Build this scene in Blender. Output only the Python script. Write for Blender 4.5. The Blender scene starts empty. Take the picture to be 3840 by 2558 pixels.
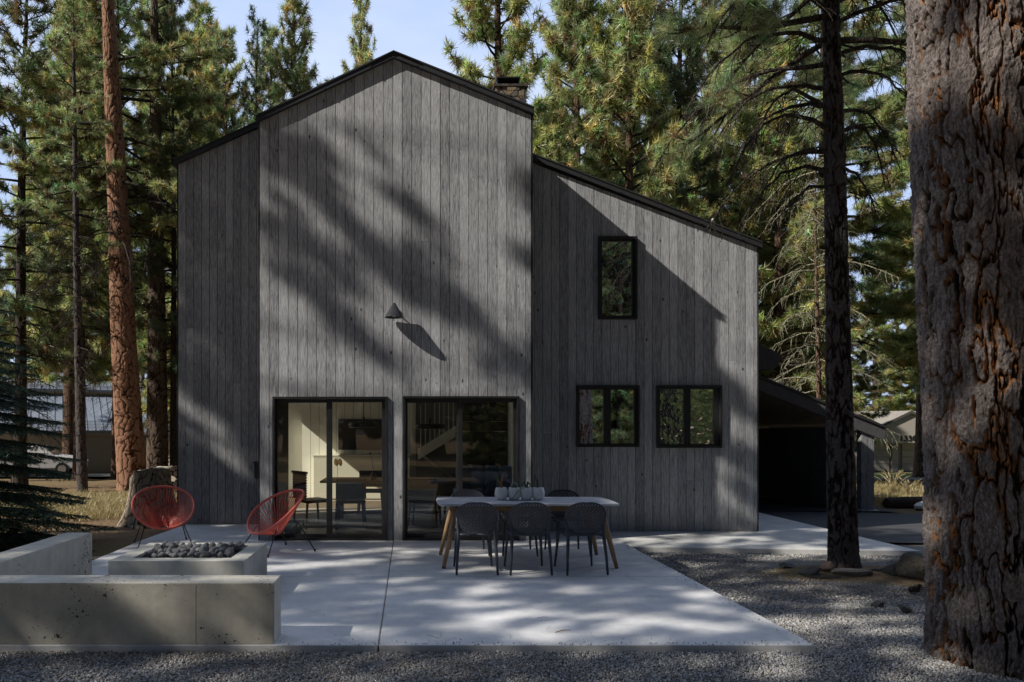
import bpy, math, random
import numpy as np
from mathutils import Vector, Matrix, Euler

random.seed(7)
RNG = np.random.default_rng(7)
sc = bpy.context.scene
COL = sc.collection
R = math.radians
CAMH = 1.64
GREY = (.5, .5, .5)

# ------------------------------------------------------------------ helpers
def tag(o, label=None, cat=None, group=None, kind=None):
    if label: o['label'] = label
    if cat: o['category'] = cat
    if group: o['group'] = group
    if kind: o['kind'] = kind
    return o

def empty(name, loc=(0, 0, 0), rz=0, **k):
    o = bpy.data.objects.new(name, None)
    o.empty_display_size = .2
    COL.objects.link(o)
    o.location = loc
    o.rotation_euler = (0, 0, rz)
    return tag(o, **k)

def link(name, me, mats, parent=None, smooth=False, **k):
    o = bpy.data.objects.new(name, me)
    COL.objects.link(o)
    if mats is not None:
        if not isinstance(mats, (list, tuple)): mats = [mats]
        for m in mats: me.materials.append(m)
    if smooth:
        me.polygons.foreach_set('use_smooth', [True] * len(me.polygons))
    if parent is not None: o.parent = parent
    return tag(o, **k)

def mesh_np(name, V, F, attrs=None, cols=None):
    """V (n,3), F (m,k) int with constant k."""
    V = np.asarray(V, dtype=np.float32); F = np.asarray(F, dtype=np.int32)
    me = bpy.data.meshes.new(name)
    m, k = F.shape
    me.vertices.add(len(V)); me.vertices.foreach_set('co', V.ravel())
    me.loops.add(m * k); me.loops.foreach_set('vertex_index', F.ravel())
    me.polygons.add(m)
    me.polygons.foreach_set('loop_start', np.arange(0, m * k, k, dtype=np.int32))
    me.polygons.foreach_set('loop_total', np.full(m, k, dtype=np.int32))
    me.update(calc_edges=True)
    for n, a in (attrs or {}).items():
        at = me.attributes.new(n, 'FLOAT', 'POINT'); at.data.foreach_set('value', np.asarray(a, dtype=np.float32))
    for n, c in (cols or {}).items():
        at = me.attributes.new(n, 'FLOAT_COLOR', 'POINT')
        c = np.concatenate([np.asarray(c, dtype=np.float32), np.ones((len(c), 1), np.float32)], 1)
        at.data.foreach_set('color', c.ravel())
    return me

class MB:
    def __init__(s): s.v = []; s.f = []; s.r = []; s.m = []
    def add(s, vs, fs, rnd=0., mi=0):
        b = len(s.v); s.v += [tuple(p) for p in vs]; s.r += [rnd] * len(vs)
        for f in fs: s.f.append([b + i for i in f]); s.m.append(mi)
    def box(s, x0, x1, y0, y1, z0, z1, rnd=0., mi=0, M=None):
        vs = [Vector((x, y, z)) for z in (z0, z1) for y in (y0, y1) for x in (x0, x1)]
        if M is not None: vs = [M @ v for v in vs]
        s.add(vs, [(0, 2, 3, 1), (4, 5, 7, 6), (0, 1, 5, 4), (2, 6, 7, 3), (0, 4, 6, 2), (1, 3, 7, 5)], rnd, mi)
    def prism(s, poly, y0, y1, rnd=0., mi=0):
        """poly of (x,z) counter-clockwise seen from -Y, extruded y0..y1."""
        n = len(poly)
        vs = [(x, y0, z) for x, z in poly] + [(x, y1, z) for x, z in poly]
        fs = [tuple(range(n)), tuple(range(2 * n - 1, n - 1, -1))]
        for i in range(n):
            j = (i + 1) % n
            fs.append((i, i + n, j + n, j))
        s.add(vs, fs, rnd, mi)
    def zprism(s, poly, z0, z1, rnd=0., mi=0):
        n = len(poly)
        vs = [(x, y, z0) for x, y in poly] + [(x, y, z1) for x, y in poly]
        fs = [tuple(range(n - 1, -1, -1)), tuple(range(n, 2 * n))]
        for i in range(n):
            j = (i + 1) % n
            fs.append((i, j, j + n, i + n))
        s.add(vs, fs, rnd, mi)
    def tube(s, pts, rad, k=8, rnd=0., mi=0, closed=False, cap=True):
        pts = [Vector(p) for p in pts]; n = len(pts)
        if not hasattr(rad, '__len__'): rad = [rad] * n
        vs = []; up = None
        for i, p in enumerate(pts):
            a = pts[(i - 1) % n] if (i > 0 or closed) else p
            b = pts[(i + 1) % n] if (i < n - 1 or closed) else p
            t = (b - a).normalized()
            if up is None:
                up = Vector((0, 0, 1)) if abs(t.z) < .9 else Vector((1, 0, 0))
            u = (up - t * up.dot(t))
            if u.length < 1e-5: u = t.orthogonal()
            u.normalize(); w = t.cross(u); up = u
            for j in range(k):
                an = 2 * math.pi * j / k
                vs.append(p + (u * math.cos(an) + w * math.sin(an)) * rad[i])
        fs = []
        for i in range(n if closed else n - 1):
            for j in range(k):
                a = i * k + j; b = i * k + (j + 1) % k; i2 = (i + 1) % n
                fs.append((a, b, i2 * k + (j + 1) % k, i2 * k + j))
        if cap and not closed:
            fs.append(tuple(range(k - 1, -1, -1))); fs.append(tuple((n - 1) * k + j for j in range(k)))
        s.add(vs, fs, rnd, mi)
    def lathe(s, prof, k=24, c=(0, 0, 0), rnd=0., mi=0):
        vs = []; fs = []
        for r, z in prof:
            for j in range(k):
                a = 2 * math.pi * j / k
                vs.append((c[0] + r * math.cos(a), c[1] + r * math.sin(a), c[2] + z))
        for i in range(len(prof) - 1):
            for j in range(k):
                fs.append((i * k + j, i * k + (j + 1) % k, (i + 1) * k + (j + 1) % k, (i + 1) * k + j))
        s.add(vs, fs, rnd, mi)
    def build(s, name, mats, parent=None, smooth=False, bevel=0, **k):
        me = bpy.data.meshes.new(name)
        me.from_pydata(s.v, [], s.f)
        at = me.attributes.new('rnd', 'FLOAT', 'POINT'); at.data.foreach_set('value', s.r)
        me.polygons.foreach_set('material_index', s.m)
        me.update()
        o = link(name, me, mats, parent, smooth, **k)
        if bevel:
            b = o.modifiers.new('bevel', 'BEVEL'); b.width = bevel; b.segments = 2; b.limit_method = 'ANGLE'; b.angle_limit = R(35)
        return o

KIDS = {}
def copy_tree(o, parent=None):
    c = o.copy(); COL.objects.link(c)
    if parent is not None: c.parent = parent
    for ch in [q for q in bpy.data.objects if q.parent == o]:
        copy_tree(ch, c)
    return c
def copy_thing(o, kids):
    c = o.copy(); COL.objects.link(c)
    for ch in kids:
        d = ch.copy(); COL.objects.link(d); d.parent = c
    return c

# ------------------------------------------------------------------ numpy noise
def _h(ix, iy, iz, s=0):
    ix = ix.astype(np.int64); iy = iy.astype(np.int64); iz = np.asarray(iz).astype(np.int64)
    h = (ix * 374761393 + iy * 668265263 + iz * 2147483647 + s * 974634777) & 0xffffffff
    h = ((h ^ (h >> 13)) * 1274126177) & 0xffffffff
    h = ((h ^ (h >> 16)) * 2246822519) & 0xffffffff
    return ((h ^ (h >> 15)) & 0xffffff) / float(0xffffff)
def vnoise(x, y, z=None, s=0):
    if z is None: z = np.zeros_like(x)
    xi, yi, zi = np.floor(x), np.floor(y), np.floor(z)
    fx, fy, fz = x - xi, y - yi, z - zi
    fx = fx * fx * (3 - 2 * fx); fy = fy * fy * (3 - 2 * fy); fz = fz * fz * (3 - 2 * fz)
    r = 0
    for a in (0, 1):
        for b in (0, 1):
            for c in (0, 1):
                w = (fx if a else 1 - fx) * (fy if b else 1 - fy) * (fz if c else 1 - fz)
                r = r + w * _h(xi + a, yi + b, zi + c, s)
    return r * 2 - 1
def fbm(x, y, z=None, o=4, s=0):
    r = 0; a = 1.; t = 0
    if z is None: z = np.zeros_like(x)
    for i in range(o):
        r = r + a * vnoise(x, y, z, s + i); t += a; a *= .5; x = x * 2.03; y = y * 2.03; z = z * 2.03
    return r / t
def worley(x, y, period=None, s=0, jit=.9):
    """F1, F2, cell random; x wraps with integer period."""
    xi, yi = np.floor(x), np.floor(y)
    f1 = np.full(x.shape, 9.); f2 = np.full(x.shape, 9.); cid = np.zeros(x.shape)
    for a in (-1, 0, 1):
        for b in (-1, 0, 1):
            cx, cy = xi + a, yi + b
            hx = np.mod(cx, period) if period else cx
            px = cx + .5 + (_h(hx, cy, np.zeros_like(cx), s) - .5) * jit
            py = cy + .5 + (_h(hx, cy, np.zeros_like(cx), s + 11) - .5) * jit
            d = np.hypot(px - x, py - y)
            rid = _h(hx, cy, np.zeros_like(cx), s + 23)
            closer = d < f1
            f2 = np.where(closer, f1, np.minimum(f2, d))
            cid = np.where(closer, rid, cid)
            f1 = np.where(closer, d, f1)
    return f1, f2, cid

# ------------------------------------------------------------------ materials
class NT:
    def __init__(s, name):
        s.m = bpy.data.materials.new(name); s.m.use_nodes = True
        s.t = s.m.node_tree; s.n = s.t.nodes; s.l = s.t.links
        for x in list(s.n): s.n.remove(x)
        s.out = s.n.new('ShaderNodeOutputMaterial')
    def node(s, typ, **kw):
        n = s.n.new(typ)
        for k, v in kw.items():
            if k.startswith('_'): setattr(n, k[1:], v)
        for k, v in kw.items():
            if not k.startswith('_'):
                key = k.replace('__', ' ')
                s.set(n.inputs[int(k[1:])] if (k[0] == 'i' and k[1:].isdigit()) else n.inputs[key], v)
        return n
    def set(s, inp, v):
        if isinstance(v, bpy.types.NodeSocket): s.l.new(v, inp)
        elif isinstance(v, bpy.types.Node): s.l.new(v.outputs[0], inp)
        else:
            if inp.type == 'RGBA' and len(v) == 3: v = (*v, 1)
            inp.default_value = v
    def pos(s, scale=(1, 1, 1), obj=False):
        tc = s.node('ShaderNodeTexCoord')
        mp = s.node('ShaderNodeMapping', Vector=tc.outputs['Object']); mp.inputs['Scale'].default_value = scale
        return mp.outputs[0]
    def noise(s, vec, scale, detail=4, rough=.55, dist=0):
        return s.node('ShaderNodeTexNoise', Vector=vec, Scale=scale, Detail=detail, Roughness=rough, Distortion=dist).outputs[0]
    def ramp(s, fac, stops, interp='LINEAR'):
        n = s.node('ShaderNodeValToRGB', i0=fac); cr = n.color_ramp; cr.interpolation = interp
        while len(cr.elements) < len(stops): cr.elements.new(.5)
        for e, (p, c) in zip(cr.elements, stops):
            e.position = p
            e.color = (c, c, c, 1) if not hasattr(c, '__len__') else (*c[:3], 1)
        return n.outputs[0]
    def math(s, op, a, b=0., c=0., clamp=False):
        n = s.node('ShaderNodeMath', _operation=op, _use_clamp=clamp)
        s.set(n.inputs[0], a); s.set(n.inputs[1], b); s.set(n.inputs[2], c); return n.outputs[0]
    def mix(s, fac, a, b, blend='MIX'):
        n = s.node('ShaderNodeMix', _data_type='RGBA', _blend_type=blend)
        s.set(n.inputs[0], fac); s.set(n.inputs[6], a); s.set(n.inputs[7], b); return n.outputs[2]
    def attr(s, name, col=False):
        n = s.node('ShaderNodeAttribute', _attribute_name=name); return n.outputs['Color' if col else 'Fac']
    def bump(s, h, strength=.3, dist=.02):
        return s.node('ShaderNodeBump', Height=h, Strength=strength, Distance=dist).outputs[0]
    def bsdf(s, color, rough=.6, normal=None, spec=.5, metal=0):
        b = s.node('ShaderNodeBsdfPrincipled')
        s.set(b.inputs['Base Color'], color); s.set(b.inputs['Roughness'], rough)
        s.set(b.inputs['Specular IOR Level'], spec); s.set(b.inputs['Metallic'], metal)
        if normal is not None: s.set(b.inputs['Normal'], normal)
        return b
    def done(s, b):
        s.l.new(b.outputs[0] if isinstance(b, bpy.types.Node) else b, s.out.inputs[0]); return s.m

def simple(name, c, rough=.5, metal=0, spec=.5, nz=.08, sc_=30, bump=0):
    t = NT(name); p = t.pos(); n = t.noise(p, sc_, 3)
    col = t.mix(t.ramp(n, [(.3, 0.), (.7, 1.)]), tuple(x * (1 - nz) for x in c), tuple(min(1, x * (1 + nz)) for x in c))
    nm = t.bump(n, bump, .005) if bump else None
    r = t.math('MULTIPLY_ADD', n, .15, rough - .07)
    return t.done(t.bsdf(col, r, nm, spec, metal))

def m_siding(name, lo=(.055, .058, .070), hi=(.63, .635, .655)):
    t = NT(name); a = t.attr('rnd')
    tc = t.node('ShaderNodeTexCoord').outputs['Object']
    off = t.node('ShaderNodeCombineXYZ', X=t.math('MULTIPLY', a, 37.), Y=0., Z=t.math('MULTIPLY', a, 91.))
    v = t.node('ShaderNodeVectorMath', _operation='ADD'); t.set(v.inputs[0], tc); t.set(v.inputs[1], off)
    m1 = t.node('ShaderNodeMapping', Vector=v.outputs[0]); m1.inputs['Scale'].default_value = (1, 1, .06)
    grain = t.noise(m1.outputs[0], 95, 4, .6)
    m2 = t.node('ShaderNodeMapping', Vector=v.outputs[0]); m2.inputs['Scale'].default_value = (1, .4, .22)
    lo_n = t.noise(m2.outputs[0], 7, 2, .5)
    rings = t.math('FRACT', t.math('MULTIPLY', lo_n, 13.))
    rings = t.ramp(rings, [(0., 0.), (.25, 1.), (.75, 1.), (1., 0.)])
    m3 = t.node('ShaderNodeMapping', Vector=v.outputs[0]); m3.inputs['Scale'].default_value = (1, 1, .55)
    vor = t.node('ShaderNodeTexVoronoi', Vector=m3.outputs[0], Scale=4.2)
    kn = t.ramp(vor.outputs['Distance'], [(.042, 0.), (.085, 1.)])
    blot = t.noise(t.pos((1, 1, .5)), 1.3, 3, .6)
    gr2 = t.ramp(grain, [(.36, 0.), (.64, 1.)])
    f = t.math('ADD', t.math('MULTIPLY', gr2, .42), t.math('MULTIPLY', rings, .12))
    f = t.math('ADD', f, t.math('MULTIPLY', blot, .28))
    f = t.math('ADD', f, t.math('MULTIPLY', a, .28))
    f = t.math('ADD', f, -.05)
    c = t.mix(t.math('MULTIPLY', f, 1., clamp=True), lo, hi)
    # worn streaks showing bluish-green residue on a few boards
    m4 = t.node('ShaderNodeMapping', Vector=v.outputs[0]); m4.inputs['Scale'].default_value = (1, 1, .18)
    st = t.ramp(t.noise(m4.outputs[0], 30, 5, .75), [(.6, 0.), (.68, 1.)])
    c = t.mix(t.math('MULTIPLY', st, .55), c, (.10, .11, .115))
    c = t.mix(kn, (.06, .06, .065), c)
    zc = t.node('ShaderNodeSeparateXYZ', i0=tc).outputs[2]
    dirt = t.ramp(t.math('ADD', zc, t.math('MULTIPLY', blot, .5)), [(.15, .35), (.6, 0.)])
    c = t.mix(dirt, c, (.30, .28, .25))
    h = t.math('ADD', t.math('MULTIPLY', grain, 1.1), t.math('MULTIPLY', rings, .22))
    h = t.math('ADD', h, t.math('MULTIPLY', kn, .6))
    return t.done(t.bsdf(c, .62, t.bump(h, .55, .006), .35))

def m_concrete(name, base=(.40, .405, .42), pits=0., form=False):
    t = NT(name); p = t.pos()
    big = t.noise(p, .9, 5, .62); mid = t.noise(p, 6, 6, .7); fine = t.noise(p, 120, 3, .7)
    f = t.math('ADD', t.math('MULTIPLY', big, .55), t.math('MULTIPLY', mid, .35))
    f = t.math('ADD', f, t.math('MULTIPLY', fine, .22))
    c = t.mix(t.ramp(f, [(.35, 0.), (.75, 1.)]), tuple(x * .62 for x in base), tuple(min(1, x * 1.22) for x in base))
    stain = t.ramp(t.noise(p, 2.3, 6, .75, .6), [(.55, 0.), (.72, 1.)])
    c = t.mix(t.math('MULTIPLY', stain, .45), c, tuple(x * .55 for x in base))
    h = t.math('ADD', t.math('MULTIPLY', fine, .3), t.math('MULTIPLY', mid, .35))
    if pits:
        w = t.node('ShaderNodeTexVoronoi', Vector=p, Scale=16.).outputs['Distance']
        w2 = t.node('ShaderNodeTexVoronoi', Vector=p, Scale=43.).outputs['Distance']
        msk = t.ramp(t.noise(p, 1.6, 3), [(.42, .02), (.68, 1.)])
        th = t.math('MULTIPLY', msk, .27 * pits)
        th = t.math('MULTIPLY', th, t.ramp(t.noise(p, 23, 2), [(.4, .2), (.65, 1.)]))
        pit = t.math('LESS_THAN', w, th); pit2 = t.math('LESS_THAN', w2, t.math('MULTIPLY', th, 1.25))
        pt = t.math('MAXIMUM', pit, pit2)
        c = t.mix(pt, c, (.05, .048, .045)); h = t.math('SUBTRACT', h, t.math('MULTIPLY', pt, 2.))
    if form:
        wv = t.noise(t.pos((9, 9, .5)), 1.2, 4, .6)
        c = t.mix(t.math('MULTIPLY', t.ramp(wv, [(.4, 0.), (.7, 1.)]), .28), c, tuple(x * .6 for x in (base[0] * 1.02, base[1] * .98, base[2] * .88)))
    return t.done(t.bsdf(c, .78, t.bump(h, .35, .006), .3))

def m_needles(name, tr=.5):
    t = NT(name); c = t.attr('col', True)
    d = t.node('ShaderNodeBsdfDiffuse', Color=c)
    tl = t.node('ShaderNodeBsdfTranslucent', Color=c)
    g = t.node('ShaderNodeBsdfGlossy', Color=(.9, .95, .9), Roughness=.42)
    m = t.node('ShaderNodeMixShader', i0=tr, i1=d.outputs[0], i2=tl.outputs[0])
    m2 = t.node('ShaderNodeMixShader', i0=.06, i1=m.outputs[0], i2=g.outputs[0])
    return t.done(m2)

def m_bark(name, deep, side, plate, plate2, sc_=1.):
    """bark coloured by the mesh attributes h (height of plate), cid (cell random)."""
    t = NT(name); h = t.attr('h'); cid = t.attr('cid')
    p = t.pos((1, 1, .45)); n1 = t.noise(p, 26 * sc_, 6, .7); n2 = t.noise(t.pos((1, 1, .12)), 5 * sc_, 4, .6)
    n3 = t.noise(t.pos((1, 1, .3)), 95 * sc_, 4, .7)
    nf = t.noise(t.pos((1, 1, .55)), 42 * sc_, 5, .72, .8)
    top = t.mix(t.math('ADD', t.math('MULTIPLY', cid, .35), t.math('MULTIPLY', t.ramp(nf, [(.38, 0.), (.62, 1.)]), .65), clamp=True), plate, plate2)
    top = t.mix(t.ramp(n3, [(.35, .55), (.6, 0.)]), top, tuple(x * .35 for x in plate))
    n5 = t.noise(t.pos((1, 1, .25)), 14 * sc_, 5, .7)
    sd = t.mix(t.math('MULTIPLY', t.ramp(n2, [(.42, 0.), (.54, 1.)]), t.ramp(n5, [(.38, .15), (.62, 1.)])), tuple(x * .35 for x in plate), side)
    hn = t.math('ADD', h, t.math('MULTIPLY', t.math('SUBTRACT', n5, .5), .55))
    c = t.mix(t.ramp(hn, [(.34, 0.), (.66, 1.)]), sd, top)
    c = t.mix(t.ramp(h, [(.03, 0.), (.30, 1.)]), deep, c)
    hh = t.math('ADD', t.math('ADD', t.math('MULTIPLY', n1, .6), t.math('MULTIPLY', n3, .4)), t.math('MULTIPLY', nf, .9))
    return t.done(t.bsdf(c, .85, t.bump(hh, 1., .022), .2))

def m_bark_simple(name, c0, c1, c2, s=1.):
    t = NT(name)
    v = t.node('ShaderNodeTexVoronoi', _feature='DISTANCE_TO_EDGE', Vector=t.pos((1, 1, .32)), Scale=11 * s)
    nw = t.noise(t.pos((1, 1, .4)), 9 * s, 5, .7)
    e = t.ramp(t.math('ADD', v.outputs[0], t.math('MULTIPLY', nw, .12)), [(.05, 0.), (.16, 1.)])
    c = t.mix(t.noise(t.pos((1, 1, .3)), 20 * s, 5, .7), c1, c2)
    c = t.mix(e, c0, c)
    return t.done(t.bsdf(c, .9, t.bump(t.math('ADD', e, t.math('MULTIPLY', nw, .7)), .9, .03), .15))

M = {}
M['siding'] = m_siding('charred_siding')
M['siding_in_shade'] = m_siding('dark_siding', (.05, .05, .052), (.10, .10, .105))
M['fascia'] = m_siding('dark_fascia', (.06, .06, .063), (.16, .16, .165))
M['trim'] = simple('black_metal_trim', (.035, .036, .04), .45, nz=.1)
M['frame'] = simple('black_window_frame', (.022, .022, .024), .42, nz=.1)
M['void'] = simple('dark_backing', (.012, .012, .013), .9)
M['concrete'] = m_concrete('patio_concrete', (.77, .765, .765))
M['concrete_wall'] = m_concrete('board_formed_concrete', (.68, .64, .55), pits=1.35, form=True)
M['concrete_pit'] = m_concrete('fire_pit_concrete', (.62, .60, .53), pits=.5, form=True)
M['concrete_table'] = m_concrete('table_concrete', (.62, .63, .66))
M['walk'] = m_concrete('walk_concrete', (.74, .735, .715))
M['chair'] = simple('slate_plastic', (.045, .052, .068), .42, nz=.05)
M['red_cord'] = simple('red_vinyl_cord', (.82, .165, .115), .38, nz=.12)
M['red_rim'] = simple('red_wrapped_rim', (.80, .16, .11), .42, nz=.1, sc_=60, bump=.2)
M['black_steel'] = simple('black_steel', (.015, .015, .017), .35)
M['pot'] = simple('white_ceramic', (.80, .80, .80), .35, nz=.02)
M['cactus'] = simple('cactus_green', (.07, .13, .07), .6, nz=.4, sc_=80)
M['cactus_red'] = simple('reddish_cactus', (.26, .12, .07), .6, nz=.4, sc_=60)
M['soil'] = simple('potting_soil', (.05, .035, .025), .95, nz=.4, bump=.5)
M['white_wall'] = simple('white_interior_paint', (.90, .885, .79), .6, nz=.02)
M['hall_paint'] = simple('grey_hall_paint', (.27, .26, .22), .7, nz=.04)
M['groove'] = simple('panel_groove', (.25, .25, .22), .7)
M['cream'] = simple('cream_cabinet', (.84, .81, .67), .5, nz=.02)
M['wood_floor'] = simple('wood_floor', (.16, .11, .07), .45, nz=.3, sc_=8)
M['rug'] = simple('woven_rug', (.42, .38, .32), .95, nz=.25, sc_=90, bump=.4)
M['dark_wood'] = simple('walnut', (.06, .035, .022), .45, nz=.3, sc_=20)
M['mid_wood'] = simple('oak', (.36, .22, .11), .5, nz=.2, sc_=20)
M['blue'] = simple('blue_upholstery', (.10, .17, .28), .9, nz=.15)
M['pendant'] = simple('grey_pendant_metal', (.12, .12, .125), .4)
M['pendant_dark'] = simple('brown_pendant_metal', (.06, .045, .04), .4)
M['celadon'] = simple('celadon_glaze', (.45, .55, .48), .35, nz=.06)
M['brass'] = simple('brass_pull', (.35, .24, .10), .35, metal=.6)
M['lamp'] = simple('satin_black_lamp', (.045, .047, .055), .3, spec=.6)
M['beige'] = simple('beige_siding', (.60, .51, .37), .7, nz=.06)
M['beige_dark'] = simple('beige_soffit', (.22, .18, .13), .7)
M['beige_door'] = simple('beige_garage_door', (.55, .47, .35), .6, nz=.04)
M['taupe'] = simple('taupe_siding', (.52, .47, .41), .75, nz=.06)
M['taupe_dark'] = simple('taupe_panel', (.34, .31, .27), .75)
M['bronze_text'] = simple('dark_bronze', (.02, .018, .015), .4)
M['car_paint'] = simple('white_car_paint', (.7, .7, .72), .25, nz=.01)
M['tyre'] = simple('tyre_rubber', (.02, .02, .02), .8)
M['light_metal'] = simple('galvanised_metal', (.5, .5, .5), .35, metal=.8)
M['black_cap'] = simple('black_chimney_cap', (.02, .022, .022), .4)
M['foliage'] = m_needles('pine_needles')
M['fir'] = m_needles('fir_needles', .2)
M['grass'] = m_needles('grass_blades', .3)
M['twig'] = m_bark_simple('twig_bark', (.02, .016, .013), (.055, .045, .038), (.10, .085, .07), 2.)
M['twig_pale'] = m_bark_simple('lichen_twig', (.14, .13, .08), (.30, .28, .18), (.42, .40, .30), 2.)
M['bark_giant'] = m_bark('giant_pine_bark', (.008, .007, .007), (.66, .29, .10), (.092, .072, .064), (.40, .345, .32))
M['bark_red'] = m_bark('red_plated_bark', (.018, .010, .007), (.19, .085, .045), (.30, .135, .075), (.55, .34, .23))
M['bark_grey'] = m_bark('grey_plated_bark', (.016, .012, .010), (.09, .055, .035), (.13, .085, .06), (.24, .19, .15))
M['bark_black'] = m_bark('dark_rough_bark', (.006, .005, .005), (.12, .065, .045), (.065, .056, .056), (.19, .165, .16))
M['bark_stump'] = m_bark('weathered_stump_bark', (.014, .011, .008), (.26, .17, .10), (.34, .27, .21), (.62, .54, .43))
M['bark_far'] = m_bark_simple('distant_bark', (.02, .013, .010), (.11, .07, .05), (.20, .13, .09))
M['bark_far_dark'] = m_bark_simple('dark_distant_bark', (.010, .008, .007), (.05, .04, .035), (.10, .08, .065))
M['cutwood'] = simple('sawn_wood', (.62, .55, .43), .85, nz=.35, sc_=40, bump=.5)

def m_glass(name, refl, tint, wav=0.):
    t = NT(name)
    tr = t.node('ShaderNodeBsdfTransparent', Color=tint)
    g = t.node('ShaderNodeBsdfGlossy', Color=(1, 1, 1), Roughness=0.)
    if wav:
        n = t.noise(t.pos(), 5, 2); t.set(g.inputs['Normal'], t.bump(n, wav, .02))
    fr = t.node('ShaderNodeFresnel', IOR=1.5).outputs[0]
    f = t.math('ADD', fr, refl, clamp=True)
    return t.done(t.node('ShaderNodeMixShader', i0=f, i1=tr.outputs[0], i2=g.outputs[0]))
M['glass_door'] = m_glass('tinted_door_glass', .05, (.97, .98, .88))
M['glass_win'] = m_glass('reflective_window_glass', .95, (.6, .62, .55))
M['glass_wavy'] = m_glass('rippled_window_glass', .92, (.6, .62, .55), .8)
M['glass_car'] = m_glass('car_glass', .3, (.3, .4, .4))

def m_roof_metal():
    t = NT('standing_seam_roof'); n = t.noise(t.pos(), 1.2, 4)
    c = t.mix(n, (.22, .25, .31), (.34, .37, .43))
    return t.done(t.bsdf(c, .45, None, .5, .2))
M['roof_metal'] = m_roof_metal()
def m_shingle():
    t = NT('shingle_roof'); b = t.node('ShaderNodeTexBrick', Vector=t.pos(), Scale=3.)
    b.inputs['Color1'].default_value = (.40, .36, .30, 1); b.inputs['Color2'].default_value = (.30, .27, .23, 1); b.inputs['Mortar'].default_value = (.12, .11, .1, 1)
    return t.done(t.bsdf(b.outputs[0], .9))
M['shingle'] = m_shingle()
def m_stone():
    t = NT('rubble_stone'); v = t.node('ShaderNodeTexVoronoi', Vector=t.pos(), Scale=6.5)
    e = t.node('ShaderNodeTexVoronoi', _feature='DISTANCE_TO_EDGE', Vector=t.pos(), Scale=6.5)
    c = t.ramp(t.node('ShaderNodeSeparateColor', i0=v.outputs['Color']).outputs[0], [(0, (.08, .08, .085)), (.45, (.22, .19, .15)), (1, (.42, .32, .20))])
    n = t.noise(t.pos(), 40, 5, .7)
    c = t.mix(t.ramp(n, [(.35, .7), (.6, 0.)]), c, (.05, .045, .04))
    ed = t.ramp(e.outputs[0], [(.0, 0.), (.07, 1.)])
    c = t.mix(ed, (.05, .045, .04), c)
    return t.done(t.bsdf(c, .9, t.bump(t.math('ADD', ed, n), .9, .05)))
M['stone'] = m_stone()
def m_lava():
    t = NT('lava_rock'); a = t.node('ShaderNodeObjectInfo').outputs['Random']
    v = t.node('ShaderNodeTexVoronoi', Vector=t.pos(), Scale=110.).outputs['Distance']
    pit = t.ramp(v, [(.15, 0.), (.4, 1.)])
    c = t.mix(a, (.10, .10, .11), (.29, .29, .30)); c = t.mix(pit, (.03, .03, .033), c)
    return t.done(t.bsdf(c, .85, t.bump(pit, .6, .006)))
M['lava'] = m_lava()
def m_rock(name, a, b):
    t = NT(name); n = t.noise(t.pos(), 9, 7, .7); c = t.mix(t.ramp(n, [(.35, 0.), (.7, 1.)]), a, b)
    return t.done(t.bsdf(c, .9, t.bump(n, .9, .04)))
M['rock'] = m_rock('pale_flat_rock', (.10, .09, .08), (.26, .24, .21))
M['boulder'] = m_rock('brown_boulder', (.04, .035, .028), (.15, .13, .105))
M['log'] = m_rock('old_log', (.03, .02, .015), (.09, .06, .045))
def m_gravelstone():
    t = NT('gravel_stone'); c = t.attr('col', True); n = t.noise(t.pos(), 150, 3)
    c = t.mix(t.math('MULTIPLY', n, .5), c, (.08, .08, .085)); return t.done(t.bsdf(c, .85))
M['gravel'] = m_gravelstone()
def m_ground():
    t = NT('forest_floor'); p = t.pos()
    n = t.noise(p, .35, 6, .65); f = t.noise(p, 14, 6, .75); f2 = t.noise(p, 75, 4, .7)
    c = t.mix(t.ramp(f, [(.35, 0.), (.65, 1.)]), (.14, .095, .06), (.42, .285, .17))
    c = t.mix(t.ramp(n, [(.48, 0.), (.62, .7)]), c, (.33, .26, .13))
    c = t.mix(t.ramp(f2, [(.3, .6), (.55, 0.)]), c, (.04, .028, .02))
    # grey gravel bed close to the slab
    g = t.attr('gravel')
    gc = t.mix(t.ramp(f2, [(.35, 0.), (.65, 1.)]), (.12, .12, .125), (.44, .43, .41))
    gm = t.ramp(t.math('ADD', g, t.math('MULTIPLY', t.math('SUBTRACT', f, .5), .5)), [(.4, 0.), (.6, 1.)])
    c = t.mix(gm, c, gc)
    gr = t.attr('lawn')
    c = t.mix(gr, c, t.mix(f, (.05, .10, .02), (.10, .17, .04)))
    return t.done(t.bsdf(c, .95, t.bump(t.math('ADD', f, f2), .8, .03), .1))
M['ground'] = m_ground()
def m_asphalt():
    t = NT('asphalt'); p = t.pos(); n = t.noise(p, 200, 3, .8); b = t.noise(p, 1.2, 4)
    c = t.mix(t.ramp(n, [(.3, 0.), (.7, 1.)]), (.035, .037, .042), (.085, .087, .095)); c = t.mix(t.math('MULTIPLY', b, .4), c, (.09, .085, .08))
    return t.done(t.bsdf(c, .85, t.bump(n, .5, .004)))
M['asphalt'] = m_asphalt()
def m_painting():
    t = NT('dark_landscape_canvas'); p = t.pos(); n = t.noise(t.pos((1, 1, 3)), 3, 5, .6, .6)
    z = t.node('ShaderNodeSeparateXYZ', i0=p).outputs[2]
    c = t.ramp(t.math('ADD', t.math('MULTIPLY', z, .9), t.math('MULTIPLY', n, .45)), [(0, (.03, .025, .022)), (.42, (.07, .06, .055)), (.5, (.05, .055, .07)), (.8, (.11, .115, .13)), (1, (.05, .055, .07))])
    return t.done(t.bsdf(c, .6))
M['painting'] = m_painting()

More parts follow.
